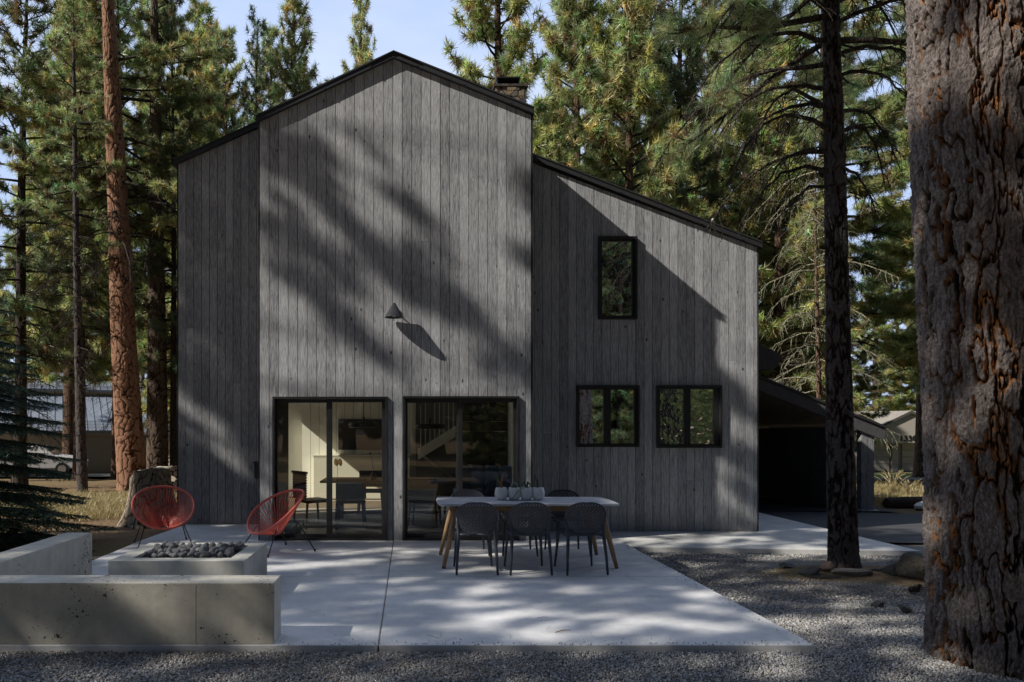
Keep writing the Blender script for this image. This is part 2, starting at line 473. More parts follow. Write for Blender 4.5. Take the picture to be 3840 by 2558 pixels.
# ------------------------------------------------------------------ camera, light, world
F = 1670.
cam = bpy.data.cameras.new('camera'); camo = bpy.data.objects.new('camera', cam); COL.objects.link(camo)
camo.location = (0, 0, CAMH); camo.rotation_euler = (R(90), 0, 0)
cam.sensor_width = 36; cam.lens = F / 2354 * 36; cam.shift_x = 235 / 2354; cam.shift_y = 203 / 2354
cam.clip_end = 600; sc.camera = camo

SUN = Vector((-.733, -.302, .609)).normalized()     # towards the sun
sl = bpy.data.lights.new('sun', 'SUN'); sl.energy = 5.0; sl.angle = R(.53); sl.color = (1, .945, .85)
so = bpy.data.objects.new('sun', sl); COL.objects.link(so); so.rotation_euler = SUN.to_track_quat('Z', 'Y').to_euler()
w = bpy.data.worlds.new('World'); sc.world = w; w.use_nodes = True
wn = w.node_tree.nodes; wl = w.node_tree.links
sky = wn.new('ShaderNodeTexSky'); sky.sky_type = 'NISHITA'; sky.sun_disc = False
sky.sun_elevation = math.asin(SUN.z); sky.sun_rotation = math.atan2(SUN.x, SUN.y)
sky.altitude = 1000; sky.air_density = 1.0; sky.dust_density = 1.4; sky.ozone_density = 2.0
tcw = wn.new('ShaderNodeTexCoord'); nzw = wn.new('ShaderNodeTexNoise'); nzw.inputs['Scale'].default_value = 2.2; nzw.inputs['Detail'].default_value = 6
mpw = wn.new('ShaderNodeMapping'); mpw.inputs['Scale'].default_value = (1, 1, 3)
wl.new(tcw.outputs['Generated'], mpw.inputs[0]); wl.new(mpw.outputs[0], nzw.inputs['Vector'])
rw = wn.new('ShaderNodeValToRGB'); rw.color_ramp.elements[0].position = .45; rw.color_ramp.elements[1].position = .72
rw.color_ramp.elements[0].color = (.1, .1, .1, 1); rw.color_ramp.elements[1].color = (.75, .75, .75, 1)
wl.new(nzw.outputs[0], rw.inputs[0])
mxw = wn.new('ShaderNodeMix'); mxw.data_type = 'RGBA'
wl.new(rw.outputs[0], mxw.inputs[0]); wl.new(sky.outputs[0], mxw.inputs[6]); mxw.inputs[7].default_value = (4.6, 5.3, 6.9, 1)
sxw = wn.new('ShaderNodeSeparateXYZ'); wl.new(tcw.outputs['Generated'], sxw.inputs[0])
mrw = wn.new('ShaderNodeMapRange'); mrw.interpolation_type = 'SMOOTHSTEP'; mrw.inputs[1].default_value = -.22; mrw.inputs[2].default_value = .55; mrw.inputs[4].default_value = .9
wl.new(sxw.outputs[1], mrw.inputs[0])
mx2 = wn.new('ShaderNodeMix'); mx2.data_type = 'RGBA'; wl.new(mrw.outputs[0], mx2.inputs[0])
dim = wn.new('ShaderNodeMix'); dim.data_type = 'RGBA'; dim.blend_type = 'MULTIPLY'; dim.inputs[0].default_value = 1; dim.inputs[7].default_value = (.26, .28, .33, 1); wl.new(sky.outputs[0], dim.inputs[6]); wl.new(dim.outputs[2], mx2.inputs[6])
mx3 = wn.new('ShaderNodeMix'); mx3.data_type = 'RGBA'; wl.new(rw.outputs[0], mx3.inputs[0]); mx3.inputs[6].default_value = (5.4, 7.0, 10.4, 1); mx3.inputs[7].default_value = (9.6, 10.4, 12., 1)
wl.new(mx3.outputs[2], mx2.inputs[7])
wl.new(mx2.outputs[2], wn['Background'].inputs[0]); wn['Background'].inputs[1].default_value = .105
sc.view_settings.view_transform = 'Standard'; sc.view_settings.look = 'None'; sc.view_settings.exposure = 0
sc.cycles.max_bounces = 6; sc.cycles.diffuse_bounces = 2; sc.cycles.glossy_bounces = 3; sc.cycles.transparent_max_bounces = 12
sc.cycles.transmission_bounces = 4
sc.cycles.use_denoising = True
sc.cycles.sample_clamp_indirect = 4

# ------------------------------------------------------------------ ground
def gz(x, y):
    y = np.asarray(y, dtype=float)
    a = np.interp(y, [-60, 5.6, 10.8, 16, 60, 400], [-.055, -.055, -.135, -.17, -1.60, -1.60])
    return a
def gzf(x, y): return float(gz(x, y))

def build_ground():
    def axis(lo, hi, mid0, mid1, fine):
        a = list(np.linspace(lo, mid0, 26)[:-1]) + list(np.arange(mid0, mid1, fine)) + list(np.linspace(mid1, hi, 26))
        return np.array(a)
    xs = axis(-260, 260, -16, 16, .25); ys = axis(-200, 400, -2, 40, .25)
    X, Y = np.meshgrid(xs, ys)
    Z = gz(X, Y)
    free = np.clip(np.maximum(Y - 22, np.maximum(-4.6 - X, X - 14)) / 2, 0, 1)
    Z = Z + free * (.07 * fbm(X * .6, Y * .6, o=4) + .03 * fbm(X * 3, Y * 3, o=2))
    # needle mound at the foot of the dark pine and the boulder
    for cx, cy, r, h in ((5.35, 8.9, 1.0, .05), (6.9, 8.3, 1.1, .07)):
        Z = Z + h * np.exp(-((X - cx) ** 2 + (Y - cy) ** 2) / (r * r * .5)) * (Y < 9.9)
    grav = ((Y < 11.2) & (X > -4.2) & (X < 9.5)).astype(float) * (Y > 1)
    for cx, cy, rx, ry in ((5.3, 8.7, 1.3, .55), (6.7, 8.2, 1.5, .8), (7.5, 8.8, 1., 1.)):
        grav = grav * (1 - np.exp(-(((X - cx) / rx) ** 2 + ((Y - cy) / ry) ** 2) ** 2))
    lawn = ((Y > 36) & (Y < 52) & (X > 8)).astype(float)
    n0, n1 = X.shape
    idx = np.arange(n0 * n1).reshape(n0, n1)
    Fq = np.stack([idx[:-1, :-1], idx[:-1, 1:], idx[1:, 1:], idx[1:, :-1]], -1).reshape(-1, 4)
    V = np.stack([X, Y, Z], -1).reshape(-1, 3)
    me = mesh_np('ground', V, Fq, attrs={'gravel': grav.ravel(), 'lawn': lawn.ravel()})
    link('ground', me, M['ground'], smooth=True, kind='structure')
build_ground()

# patio: three cast panels with a tooled joint between, then the paler side walk
def slab(name, poly, z0, z1, mat, jointed=False):
    b = MB(); b.zprism(poly, z0, z1)
    return b
pat = MB()
g = .006
PX0, PX1, PJ, PY0, PJY, PY1 = -3.97, 3.09, -.2375, 5.52, 8.10, 10.76
for (x0, x1) in ((PX0, PJ - g), (PJ + g, PX1)):
    for (y0, y1) in ((PY0, PJY - g), (PJY + g, PY1)):
        pat.zprism([(x0, y0), (x1, y0), (x1, y1), (x0, y1)], -.4, 0)
pat.build('patio', M['concrete'], kind='structure', bevel=.006)
b = MB(); b.add([(PX0, PY1, -.3), (-1.9, PY1, -.3), (-1.9, 13.1, -.3), (PX0, 13.1, -.3), (PX0, PY1 + .01, -.001), (-1.9, PY1 + .01, -.001), (-1.9, 13.1, -.055), (PX0, 13.1, -.055)],
          [(3, 2, 1, 0), (4, 5, 6, 7), (0, 1, 5, 4), (1, 2, 6, 5), (2, 3, 7, 6), (3, 0, 4, 7)])
b.build('patio_side_panel', M['concrete'], kind='structure')
b = MB(); b.zprism([(PJ - .02, PY0 + .03), (PJ + .02, PY0 + .03), (PJ + .02, PY1), (PJ - .02, PY1)], -.4, -.012)
b.zprism([(PX0 + .03, PJY - .02), (PJ - .02, PJY - .02), (PJ - .02, PJY + .02), (PX0 + .03, PJY + .02)], -.4, -.0125)
b.zprism([(PJ + .02, PJY - .02), (PX1 - .03, PJY - .02), (PX1 - .03, PJY + .02), (PJ + .02, PJY + .02)], -.4, -.0125)
b.build('patio_joint', M['taupe_dark'], kind='structure')
b = MB(); b.zprism([(3.094, 10.50), (7.12, 10.12), (7.12, 16.2), (3.094, 16.2)], -.5, -.055)
b.zprism([(1.82, 10.764), (3.09, 10.764), (3.09, 13), (1.82, 13)], -.5, -.056)
b.build('side_walk', M['walk'], kind='structure', bevel=.006)
def sheet(name, poly, dz, mat, n=1):
    me = bpy.data.meshes.new(name)
    import bmesh
    bm = bmesh.new(); vs = [bm.verts.new((x, y, gzf(x, y) + dz)) for x, y in poly]
    f = bm.faces.new(vs); bmesh.ops.triangulate(bm, faces=[f]); bm.to_mesh(me); bm.free()
    return link(name, me, mat, kind='structure')
# driveway as a gridded ribbon that follows the ground
def ribbon(name, left, right, dz, mat, rows):
    V = []; Fq = []
    for i in range(rows + 1):
        t = i / rows
        def at(pl):
            s = t * (len(pl) - 1); k = min(int(s), len(pl) - 2); u = s - k
            return (pl[k][0] * (1 - u) + pl[k + 1][0] * u, pl[k][1] * (1 - u) + pl[k + 1][1] * u)
        for j in range(9):
            u = j / 8; a = at(left); c = at(right); x = a[0] * (1 - u) + c[0] * u; y = a[1] * (1 - u) + c[1] * u
            V.append((x, y, gzf(x, y) + dz))
    for i in range(rows):
        for j in range(8):
            a = i * 9 + j; Fq.append((a, a + 1, a + 10, a + 9))
    return link(name, mesh_np(name, V, Fq), mat, kind='structure')
ribbon('driveway', [(7.12, 11.2), (30, 9.5)], [(7.12, 15.9), (12.5, 14.9), (30, 13.2)], .035, M['asphalt'], 24)
ribbon('carport_floor', [(5.9, 15.9), (10.6, 15.6)], [(5.9, 21.0), (10.6, 21.0)], .05, M['asphalt'], 16)
ribbon('back_road', [(10.5, 33), (70, 33)], [(10.5, 36), (70, 36)], .07, M['asphalt'], 20)
ribbon('neighbour_drive', [(-30, 36), (-9, 36)], [(-30, 43.5), (-9, 43.5)], .12, M['asphalt'], 20)

# ------------------------------------------------------------------ house
YB, YR, YL = 10.72, 12.07, 12.95        # bay, right wing, left wing planes
def px(x, Y): return (x - 942) * Y / F
def pz(y, Y): return CAMH - (y - 987) * Y / F

house = empty('black_house', (0, 0, 0), label='tall black timber clad house with gabled central bay and two sliding glass doors', cat='house')

def interp_top(pts, x):
    for (xa, za), (xb, zb) in zip(pts, pts[1:]):
        if xa - 1e-6 <= x <= xb + 1e-6: return za + (zb - za) * (x - xa) / (xb - xa)
    return pts[0][1] if x < pts[0][0] else pts[-1][1]

def clad(name, Y, x0, x1, zb, top, opens, bw, parent, seed, split=.16):
    rg = random.Random(seed)
    edges = []; x = x0
    while x < x1 - .02: edges.append(x); x += bw
    edges.append(x1)
    cuts = sorted(set([round(e, 4) for e in edges] + [round(v, 4) for o in opens for v in o[:2] if x0 < v < x1] + [round(p[0], 4) for p in top if x0 < p[0] < x1]))
    front = MB(); back = MB(); GAP = .0035
    bi = 0; rnd = rg.random(); joint = None; prot = 0
    edg = [round(e, 4) for e in edges]
    for a, c in zip(cuts, cuts[1:]):
        if a in edg:
            rnd = rg.random(); joint = rg.uniform(zb + .4, zb + 6) if rg.random() < split * 2.2 else None; prot = rg.uniform(0, .004); r2 = rg.random()
        xa = a + (GAP if a in edg else 0); xc = c - (GAP if c in edg else 0)
        mid = (a + c) / 2
        spans = [(zb, None)]
        z = zb; segs = []
        for o in sorted([o for o in opens if o[0] < mid < o[1]], key=lambda o: o[2]):
            if o[2] > z: segs.append((z, o[2], False))
            z = o[3]
        segs.append((z, 0, True))
        for (s0, s1, istop) in segs:
            ta = interp_top(top, xa) if istop else s1; tc = interp_top(top, xc) if istop else s1
            parts = [(s0, ta, tc, rnd)]
            if joint and s0 + .15 < joint < min(ta, tc) - .15:
                parts = [(s0, joint - .0015, joint - .0015, rnd), (joint + .0015, ta, tc, r2)]
            for (q0, qa, qc, rr) in parts:
                front.prism([(xa, q0), (xc, q0), (xc, qc), (xa, qa)], Y - prot, Y + .016, rnd=rr)
            ta = interp_top(top, a) if istop else s1; tc = interp_top(top, c) if istop else s1
            back.prism([(a, s0 + .002), (c, s0 + .002), (c, tc - .002), (a, ta - .002)], Y + .012, Y + .14)
    o = front.build(name, M['siding'], parent)
    back.build('wall_core', M['void'], parent)
    return o

BW = .1402
door_l = (px(627, YB), px(891, YB), -.02, pz(912, YB))
door_r = (px(926, YB), px(1193, YB), -.02, pz(911, YB))
bay_top = [(-2.215, pz(268, YB) - .07), (-.2375, pz(131, YB)), (1.79, pz(262, YB) - .02)]
clad('bay_siding', YB, -2.215, 1.79, -.01, bay_top, [door_l, door_r], BW, house, 3)
win_up = (px(1376, YR), px(1461, YR), pz(733, YR), pz(547, YR))
win_a = (px(1326, YR), px(1466, YR), pz(1026, YR), pz(888, YR))
win_b = (px(1510, YR), px(1655, YR), pz(1028, YR), pz(888, YR))
rt = [(1.79, 6.17 + .385 * .22 - .10), (5.775, 4.66)]
clad('right_wing_siding', YR, 1.79, 5.775, -.05, rt, [win_up, win_a, win_b], BW, house, 5)
lt = [(-4.13, 6.36), (-2.2, 7.22)]
clad('left_wing_siding', YL, -4.13, -2.2, -.06, lt, [], BW, house, 9, .4)

b = MB()   # side walls of the bay and of the house
b.box(1.74, 1.795, YB + .017, YR + .02, -.3, bay_top[2][1] - .01)
b.build('bay_side_wall', M['siding_in_shade'], house)
b = MB(); b.box(-2.22, -2.165, YB + .017, YL + .02, -.3, bay_top[0][1] - .01)
b.build('bay_side_wall', M['siding_in_shade'], house)
HB = 21.6
b = MB()
b.box(5.70, 5.78, YR + .14, HB, -.6, 4.62)
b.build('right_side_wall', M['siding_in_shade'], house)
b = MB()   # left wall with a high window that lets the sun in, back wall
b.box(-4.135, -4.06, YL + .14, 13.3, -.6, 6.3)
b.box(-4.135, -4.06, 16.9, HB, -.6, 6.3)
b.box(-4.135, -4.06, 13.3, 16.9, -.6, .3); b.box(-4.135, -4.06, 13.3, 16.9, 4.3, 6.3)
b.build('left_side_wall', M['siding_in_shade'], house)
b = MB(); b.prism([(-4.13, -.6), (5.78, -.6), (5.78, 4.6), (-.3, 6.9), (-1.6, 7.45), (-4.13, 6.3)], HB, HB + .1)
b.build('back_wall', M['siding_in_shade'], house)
# corner boards
for bxs in ((1.796, 1.815, YB - .004, YB + .12, -.02, bay_top[2][1] - .03), (-2.235, -2.216, YB - .004, YB + .12, -.02, bay_top[0][1] - .03),
            (5.776, 5.795, YR - .004, YR + .1, -.055, 4.63), (-4.15, -4.131, YL - .004, YL + .1, -.065, 6.33)):
    b = MB(); b.box(*bxs); b.build('corner_trim', M['trim'], house)
b = MB()   # plinth flashing
b.box(-2.2, 1.78, YB + .004, YB + .1, -.05, -.012)
b.build('base_flashing', M['trim'], house)

def rake(name, pts, y0, y1, th, mat, parent, lip=True):
    """roof sheet following pts (x,z) = top surface, thickness th."""
    b = MB()
    for (xa, za), (xb, zb) in zip(pts, pts[1:]):
        b.prism([(xa, za - th), (xb, zb - th), (xb, zb), (xa, za)], y0, y1)
    o = b.build(name, mat, parent)
    if lip:
        l = MB()
        for (xa, za), (xb, zb) in zip(pts, pts[1:]):
            l.prism([(xa, za - .012), (xb, zb - .012), (xb, zb + .012), (xa, za + .012)], y0 - .014, y0 - .001)
            l.prism([(xa, za - th - .006), (xb, zb - th - .006), (xb, zb - th + .006), (xa, za - th + .006)], y0 - .020, y0 - .001)
            n = max(2, int(math.hypot(xb - xa, zb - za) / .62))
            for i in range(n):
                u = (i + .5) / n; x = xa + (xb - xa) * u; z = za + (zb - za) * u - th + .014
                l.box(x - .008, x + .008, y0 - .03, y0 - .02, z - .008, z + .008)
        l.build('drip_edge', M['trim'], o)
    return o
rake('bay_roof', [(px(588, 10.66), pz(267, 10.66)), (-.2375, pz(118, 10.66)), (px(1228, 10.66), pz(247, 10.66))], 10.66, 13.3, .088, M['trim'], house)
rake('right_wing_roof', [(1.8, 6.285), (5.83, 4.735)], 12.01, HB + .3, .092, M['trim'], house)
rake('roof_panel', [(-.24, 7.07), (1.8, 6.285)], 12.01, 13.9, .092, M['trim'], house)
rake('roof_panel', [(-.24, 7.07), (1.8, 6.285)], 18.3, HB + .3, .092, M['trim'], house)  # gap between the two panels added to let daylight into the stair hall
rake('left_wing_roof', [(-4.20, 6.415), (-1.62, 7.60), (-.241, 7.068)], 12.89, HB + .3, .092, M['trim'], house)
b = MB(); b.prism([(-.62, pz(118, 10.62) - .17), (-.2375, pz(118, 10.62) + .022), (.13, pz(118, 10.62) - .13), (.13, pz(118, 10.62) - .14), (-.2375, pz(118, 10.62) + .01), (-.62, pz(118, 10.62) - .18)], 10.63, 13.2)
b.build('ridge_cap', M['trim'], house)
b = MB(); b.tube([(5.22, 12.5, 4.9), (5.22, 12.5, pz(505, 12.5))], .028, 10); b.tube([(5.22, 12.5, pz(512, 12.5)), (5.22, 12.5, pz(503, 12.5))], .036, 10)
b.build('vent_pipe', M['light_metal'], house)
# chimney
CY = 14.5
ch = MB()
cx0, cx1, cz = px(1138, CY), px(1210, CY), pz(200, CY)
nb = 14
RG = random.Random(4)
z = 6.0
while z < cz - .02:
    h = RG.uniform(.10, .17); h = min(h, cz - z)
    for (xa, xb, ya, yb) in ((cx0, cx1, CY, CY + .12), (cx0, cx1, CY + .58, CY + .7)):
        x = xa
        while x < xb - .01:
            wd = min(RG.uniform(.12, .26), xb - x)
            d = RG.uniform(0, .03); ch.box(x + .006, x + wd - .006, ya - d, yb - .01, z + .005, z + h - .005, rnd=RG.random()); x += wd
    for xs in (cx0, cx1):
        y = CY + .12
        while y < CY + .57:
            wd = min(RG.uniform(.12, .26), CY + .58 - y); d = RG.uniform(0, .02)
            ch.box(xs - .01 - d if xs == cx0 else xs - .13, xs + .13 if xs == cx0 else xs + .01 + d, y + .006, y + wd - .006, z + .005, z + h - .005); y += wd
    z += h
ch.box(cx0 + .02, cx1 - .02, CY + .02, CY + .68, 5.9, cz - .01)
chim = ch.build('chimney', M['stone'], house, bevel=.012)
b = MB(); b.box(cx0 - .03, cx1 + .03, CY - .04, CY + .74, cz + .003, cz + .05)
b.build('mortar_crown', M['boulder'], chim)
b = MB(); a0, a1 = px(1142, CY), px(1197, CY); zt = pz(173, CY)
b.box(a0, a1, CY + .05, CY + .6, zt - .03, zt)
for xx in (a0 + .01, a1 - .03): b.box(xx, xx + .02, CY + .07, CY + .58, cz + .05, zt - .031)
b.box(a0 + .03, a1 - .03, CY + .3, CY + .55, cz + .05, zt - .033)
b.build('chimney_cap', M['black_cap'], chim)
# small eave and utility box
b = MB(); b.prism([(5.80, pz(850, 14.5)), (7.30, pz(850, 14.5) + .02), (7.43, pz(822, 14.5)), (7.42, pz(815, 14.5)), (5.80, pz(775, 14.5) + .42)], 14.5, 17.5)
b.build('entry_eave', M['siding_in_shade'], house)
b = MB(); b.box(px(580, 12.7), px(612, 12.7), 12.86, YL - .006, pz(1100, 12.86), pz(1066, 12.86)); b.box(px(578, 12.7), px(612, 12.7), 12.84, YL - .006, pz(1066, 12.86), pz(1061, 12.86))
b.build('meter_box', M['trim'], house, bevel=.004)

def sliding_door(o, Y, panes, stile_x, handle_x, parent):
    x0, x1, z0, z1 = o
    d = MB(); c = .035; pr = .045     # projecting outer casing
    d.box(x0, x1, Y - pr, Y + .13, z1 - c, z1); d.box(x0, x0 + c, Y - pr, Y + .13, 0.003, z1 - c); d.box(x1 - c, x1, Y - pr, Y + .13, 0.003, z1 - c)
    d.box(x0 + c, x1 - c, Y - .02, Y + .13, 0.003, .035)
    root = d.build('sliding_door', M['frame'], parent, bevel=.003)
    gl = None
    for k, (ga, gb, zt, zb_) in enumerate(panes):
        yy = Y + .03 + (.045 if k == 0 else 0)
        xa = x0 + c + .002 if k == 0 else stile_x - .028
        xb = x1 - c - .002 if k == 1 else stile_x + .028
        f = MB(); zz0, zz1 = .037, z1 - c - .002
        f.box(xa, ga, yy, yy + .04, zz0, zz1); f.box(gb, xb, yy, yy + .04, zz0, zz1)
        f.box(ga, gb, yy, yy + .04, zt, zz1); f.box(ga, gb, yy, yy + .04, zz0, zb_)
        fr = f.build('door_panel', M['frame'], root, bevel=.003)
        g_ = MB(); g_.add([(ga - .005, yy + .02, zb_ - .005), (gb + .005, yy + .02, zb_ - .005), (gb + .005, yy + .02, zt + .005), (ga - .005, yy + .02, zt + .005)], [(0, 1, 2, 3)])
        g_.build('glass', M['glass_door'], fr)
    h = MB(); h.box(handle_x - .012, handle_x + .012, Y - .035, Y - .02, .78, 1.04)
    h.box(handle_x - .008, handle_x + .008, Y - .02, Y + .03, .80, .83); h.box(handle_x - .008, handle_x + .008, Y - .02, Y + .03, .99, 1.02)
    h.build('handle', M['black_steel'], root, bevel=.003)
    return root
def P4(a, b_, y0, y1, Y): return (px(a, Y), px(b_, Y), pz(y0, Y), pz(y1, Y))
Yg = YB + .06
sliding_door(door_l, YB, [P4(637, 750, 926, 1228, Yg), P4(764, 878, 925, 1228, Yg)], px(757, Yg), px(884.5, YB), house)
sliding_door(door_r, YB, [P4(937, 1050, 926, 1228, Yg), P4(1063, 1179, 925, 1228, Yg)], px(1056.5, Yg), px(931.5, YB), house)

def window(o, Y, panes, glass, parent):
    x0, x1, z0, z1 = o
    d = MB(); c = .038; pr = .07
    d.box(x0 - .012, x1 + .012, Y - pr, Y + .12, z1 - c, z1 + .012); d.box(x0 - .012, x1 + .012, Y - pr, Y + .12, z0 - .012, z0 + c - .01)
    d.box(x0 - .012, x0 + c - .014, Y - pr, Y + .12, z0 + c - .01, z1 - c); d.box(x1 - c + .014, x1 + .012, Y - pr, Y + .12, z0 + c - .01, z1 - c)
    root = d.build('window', M['frame'], parent, bevel=.003)
    n = len(panes)
    for k, (ga, gb, zt, zb_) in enumerate(panes):
        xa = x0 + c - .012 if k == 0 else (panes[k - 1][1] + ga) / 2 + .001
        xb = x1 - c + .012 if k == n - 1 else (gb + panes[k + 1][0]) / 2 - .001
        f = MB(); y0, y1 = Y - .03, Y + .03
        f.box(xa, ga, y0, y1, z0 + c - .009, z1 - c - .001); f.box(gb, xb, y0, y1, z0 + c - .009, z1 - c - .001)
        f.box(ga, gb, y0, y1, zt, z1 - c - .001); f.box(ga, gb, y0, y1, z0 + c - .009, zb_)
        fr = f.build('sash', M['frame'], root)
        g_ = MB(); g_.add([(ga - .004, Y, zb_ - .004), (gb + .004, Y, zb_ - .004), (gb + .004, Y, zt + .004), (ga - .004, Y, zt + .004)], [(0, 1, 2, 3)])
        g_.build('pane', M[glass], fr)
    return root
window(win_up, YR, [P4(1383, 1452, 556, 726, YR)], 'glass_win', house)
window(win_a, YR, [P4(1331.5, 1387, 896, 1020, YR), P4(1403, 1457, 896, 1020, YR)], 'glass_win', house)
window(win_b, YR, [P4(1516, 1571, 895, 1021, YR), P4(1586, 1640, 895, 1021, YR)], 'glass_wavy', house)

# interior shell: white panelled room on the left, dim stair hall, dark rooms behind the right wing
b = MB(); b.zprism([(-2.16, YB + .15), (1.73, YB + .15), (1.73, YR + .15), (5.69, YR + .15), (5.69, HB - .02), (-4.05, HB - .02), (-4.05, YL + .15), (-2.16, YL + .15)], -.30, -.004); b.build('interior_floor', M['wood_floor'], house)
for bxs in ((-4.05, .12, YL + .15, HB - .02), (.12, 2.04, YL + .15, 14.1), (.12, 2.04, 18.45, HB - .02)):
    b = MB(); b.box(*bxs, 3.05, 3.2); b.build('ceiling', M['white_wall'], house)
for bxs in ((.1, .14, 14.1, 18.44), (2.05, 2.09, 14.1, 18.44)):
    b = MB(); b.box(*bxs, 3.21, 6.1); b.build('added_light_shaft', M['white_wall'], house)
b = MB(); b.box(.15, 2.04, 18.40, 18.44, 3.21, 6.1); b.build('added_light_shaft', M['white_wall'], house)  # unseen shaft under the roof gap, added to brighten the stair hall
b = MB(); b.box(-2.16, 1.73, YB + .15, YL + .15, 2.25, 2.4); b.build('bay_ceiling', M['white_wall'], house)
IW = 17.0
def panel_wall(x0, x1, z0, z1, Y, parent, mat='white_wall'):
    wb = MB(); x = x0
    while x < x1 - .01:
        xe = min(x + .2, x1); wb.box(x + .004, xe - .004, Y, Y + .03, z0, z1); x = xe
    wb.build('panelling', M[mat], parent)
    gb = MB(); gb.box(x0, x1, Y + .02, Y + .06, z0, z1); gb.build('panel_backing', M['groove'], parent)
panel_wall(-2.52, .12, 0, 2.92, IW, house)
for bxs in ((-4.05, -2.53, IW + .6, IW + .7), (-2.53, -2.50, IW + .061, IW + .6), (.10, .14, IW + .061, 18.4), (-4.055, -4.03, YL + .15, 13.3)):
    b = MB(); b.box(*bxs, 0, 2.92); b.build('partition', M['white_wall'], house)
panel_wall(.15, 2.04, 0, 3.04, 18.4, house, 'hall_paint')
b = MB(); b.box(2.05, 2.15, YR + .16, 18.4, -.003, 2.94); b.build('partition', M['white_wall'], house)
b = MB(); b.box(1.60, 1.73, YB + .17, YB + .5, 0, 2.25); b.build('door_return', M['cream'], house)
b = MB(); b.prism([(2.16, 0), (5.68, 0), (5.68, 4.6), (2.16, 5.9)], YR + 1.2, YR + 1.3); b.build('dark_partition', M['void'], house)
b = MB(); b.box(-1.9, -.8, IW + .61, IW + .63, 1, 2)
# stone fireplace in the stair hall
fp = MB(); x = .95
z = 0; RG = random.Random(12)
while z < 2.9:
    h = min(RG.uniform(.14, .3), 2.92 - z); x = .98
    while x < 2.03:
        wd = min(RG.uniform(.2, .42), 2.04 - x); fp.box(x + .006, x + wd - .006, 15.2 - RG.uniform(0, .05), 15.7, z + .005, z + h - .005); x += wd
    z += h
fp.build('fireplace', m_rock('fireplace_stone', (.03, .024, .018), (.10, .075, .055)), house, bevel=.02)

# staircase: white stringers and balusters, seen through the right door
stc = empty('staircase', (0, 0, 0), label='white open staircase with thin balusters seen through the right sliding door', cat='staircase')
SY = 16.4
b = MB(); b.prism([(.18, .95), (1.55, 1.78), (1.55, 2.02), (.18, 1.19)], SY, SY + .06); b.prism([(.18, 2.35), (.9, 2.8), (.9, 2.9), (.18, 2.9)], SY - .3, SY - .24); b.build('stringer', M['white_wall'], stc)
b = MB(); b.prism([(.18, 1.15), (.34, .95), (1.7, .1), (1.5, .1)], SY + .5, SY + .56); b.build('stringer', M['white_wall'], stc)
b = MB()
for i in range(13):
    x = .24 + i * .105; z0_ = 1.19 + (x - .18) * .606; b.box(x, x + .016, SY + .02, SY + .036, z0_, min(z0_ + .95, 2.9))
b.build('baluster', M['white_wall'], stc)
b = MB()
for i in range(7):
    x = .25 + i * .19; z0_ = 1.05 + (x - .18) * .606; b.box(x, x + .24, SY + .065, SY + .49, z0_, z0_ + .035)
b.build('tread', M['mid_wood'], stc)

sb = empty('sideboard', (-1.45, 16.6, 0), label='cream wall cabinet with half round brass pulls behind the dining table', cat='sideboard')
b = MB(); b.box(-.75, 1.45, .02, .38, .0, 1.02); b.box(-.77, 1.47, 0, .39, 1.02, 1.05); b.build('body', M['cream'], sb)
for i in range(4):
    b = MB(); b.box(-.745 + i * .55, -.205 + i * .55, 0, .018, .06, 1.0); dd = b.build('door', M['cream'], sb)
    b = MB(); cx_ = (-.245 + i * .55) if i % 2 == 0 else (-.705 + i * .55); b.prism([(cx_ + .07 * math.cos(a) * (1 if i % 2 == 0 else 1) * .5, .90 + .08 * math.sin(a)) for a in [2 * math.pi * k / 16 for k in range(16)]], -.012, -.001)
    b.build('pull', M['brass'], dd)
pt = MB(); pt.box(-.62, .62, 0, .03, -.36, .36)
o = pt.build('landscape_painting', M['painting'], label='dark wide landscape painting hung above the cream cabinet', cat='painting'); o.location = (-1.05, IW - .045, 1.52)
rg = MB(); rg.box(-2.3, .9, 12.2, 15.0, 0, .012); rg.build('area_rug', M['rug'], label='pale woven rug under the indoor dining table', cat='rug')

def pendant(loc, mat, label):
    r = empty('pendant_lamp', loc, label=label, cat='pendant lamp')
    b = MB(); b.lathe([(.0, -.045), (.24, -.045), (.272, -.03), (.275, .02), (.25, .045), (.0, .05)], 32); b.build('lamp_shade', M[mat], r, smooth=True)
    b = MB(); b.tube([(0, 0, .05), (0, 0, 2.9 - loc[2])], .008, 8); b.tube([(0, 0, .05), (0, 0, .14)], .018, 8); b.build('stem', M[mat], r)
    b = MB(); b.lathe([(0, -.046), (.22, -.047), (.22, -.05), (0, -.05)], 24); b.build('diffuser', M['pot'], r)
pendant((px(836, 13), 13., pz(977, 13)), 'pendant', 'grey disc pendant lamp on a thin rod in front of the dark painting')
pendant((px(988, 13), 13., pz(980, 13)), 'pendant_dark', 'dark brown disc pendant lamp in front of the white staircase')

def indoor_chair(loc, rz, label, style):
    r = empty('dining_chair', loc, rz, label=label, cat='chair', group=None)
    m_ = M['dark_wood'] if style else M['chair']
    b = MB(); b.box(-.24, .24, -.22, .24, .42, .47); b.build('seat', m_, r, bevel=.02)
    b = MB()
    if style:
        for i in range(13): b.box(-.23 + i * .036, -.205 + i * .036, -.25 - .0, -.225, .48, .90)
        for i in range(10): b.box(-.24, .245, -.257, -.218, .49 + i * .042, .515 + i * .042)
        b.box(-.26, .26, -.265, -.215, .90, .94)
    else:
        b.box(-.24, .24, -.27, -.23, .50, .82)
    b.build('backrest', m_, r, bevel=.01)
    for sx in (-1, 1):
        for sy in (-1, 1):
            b = MB(); b.tube([(sx * .21, sy * .2, .43), (sx * .24, sy * .24, 0)], [.022, .014], 8); b.build('leg', M['mid_wood'] if style else m_, r)
    return r
indoor_chair((-1.62, 12.1, .012), R(-55), 'wicker backed wooden chair at the left end of the indoor dining table', 1)
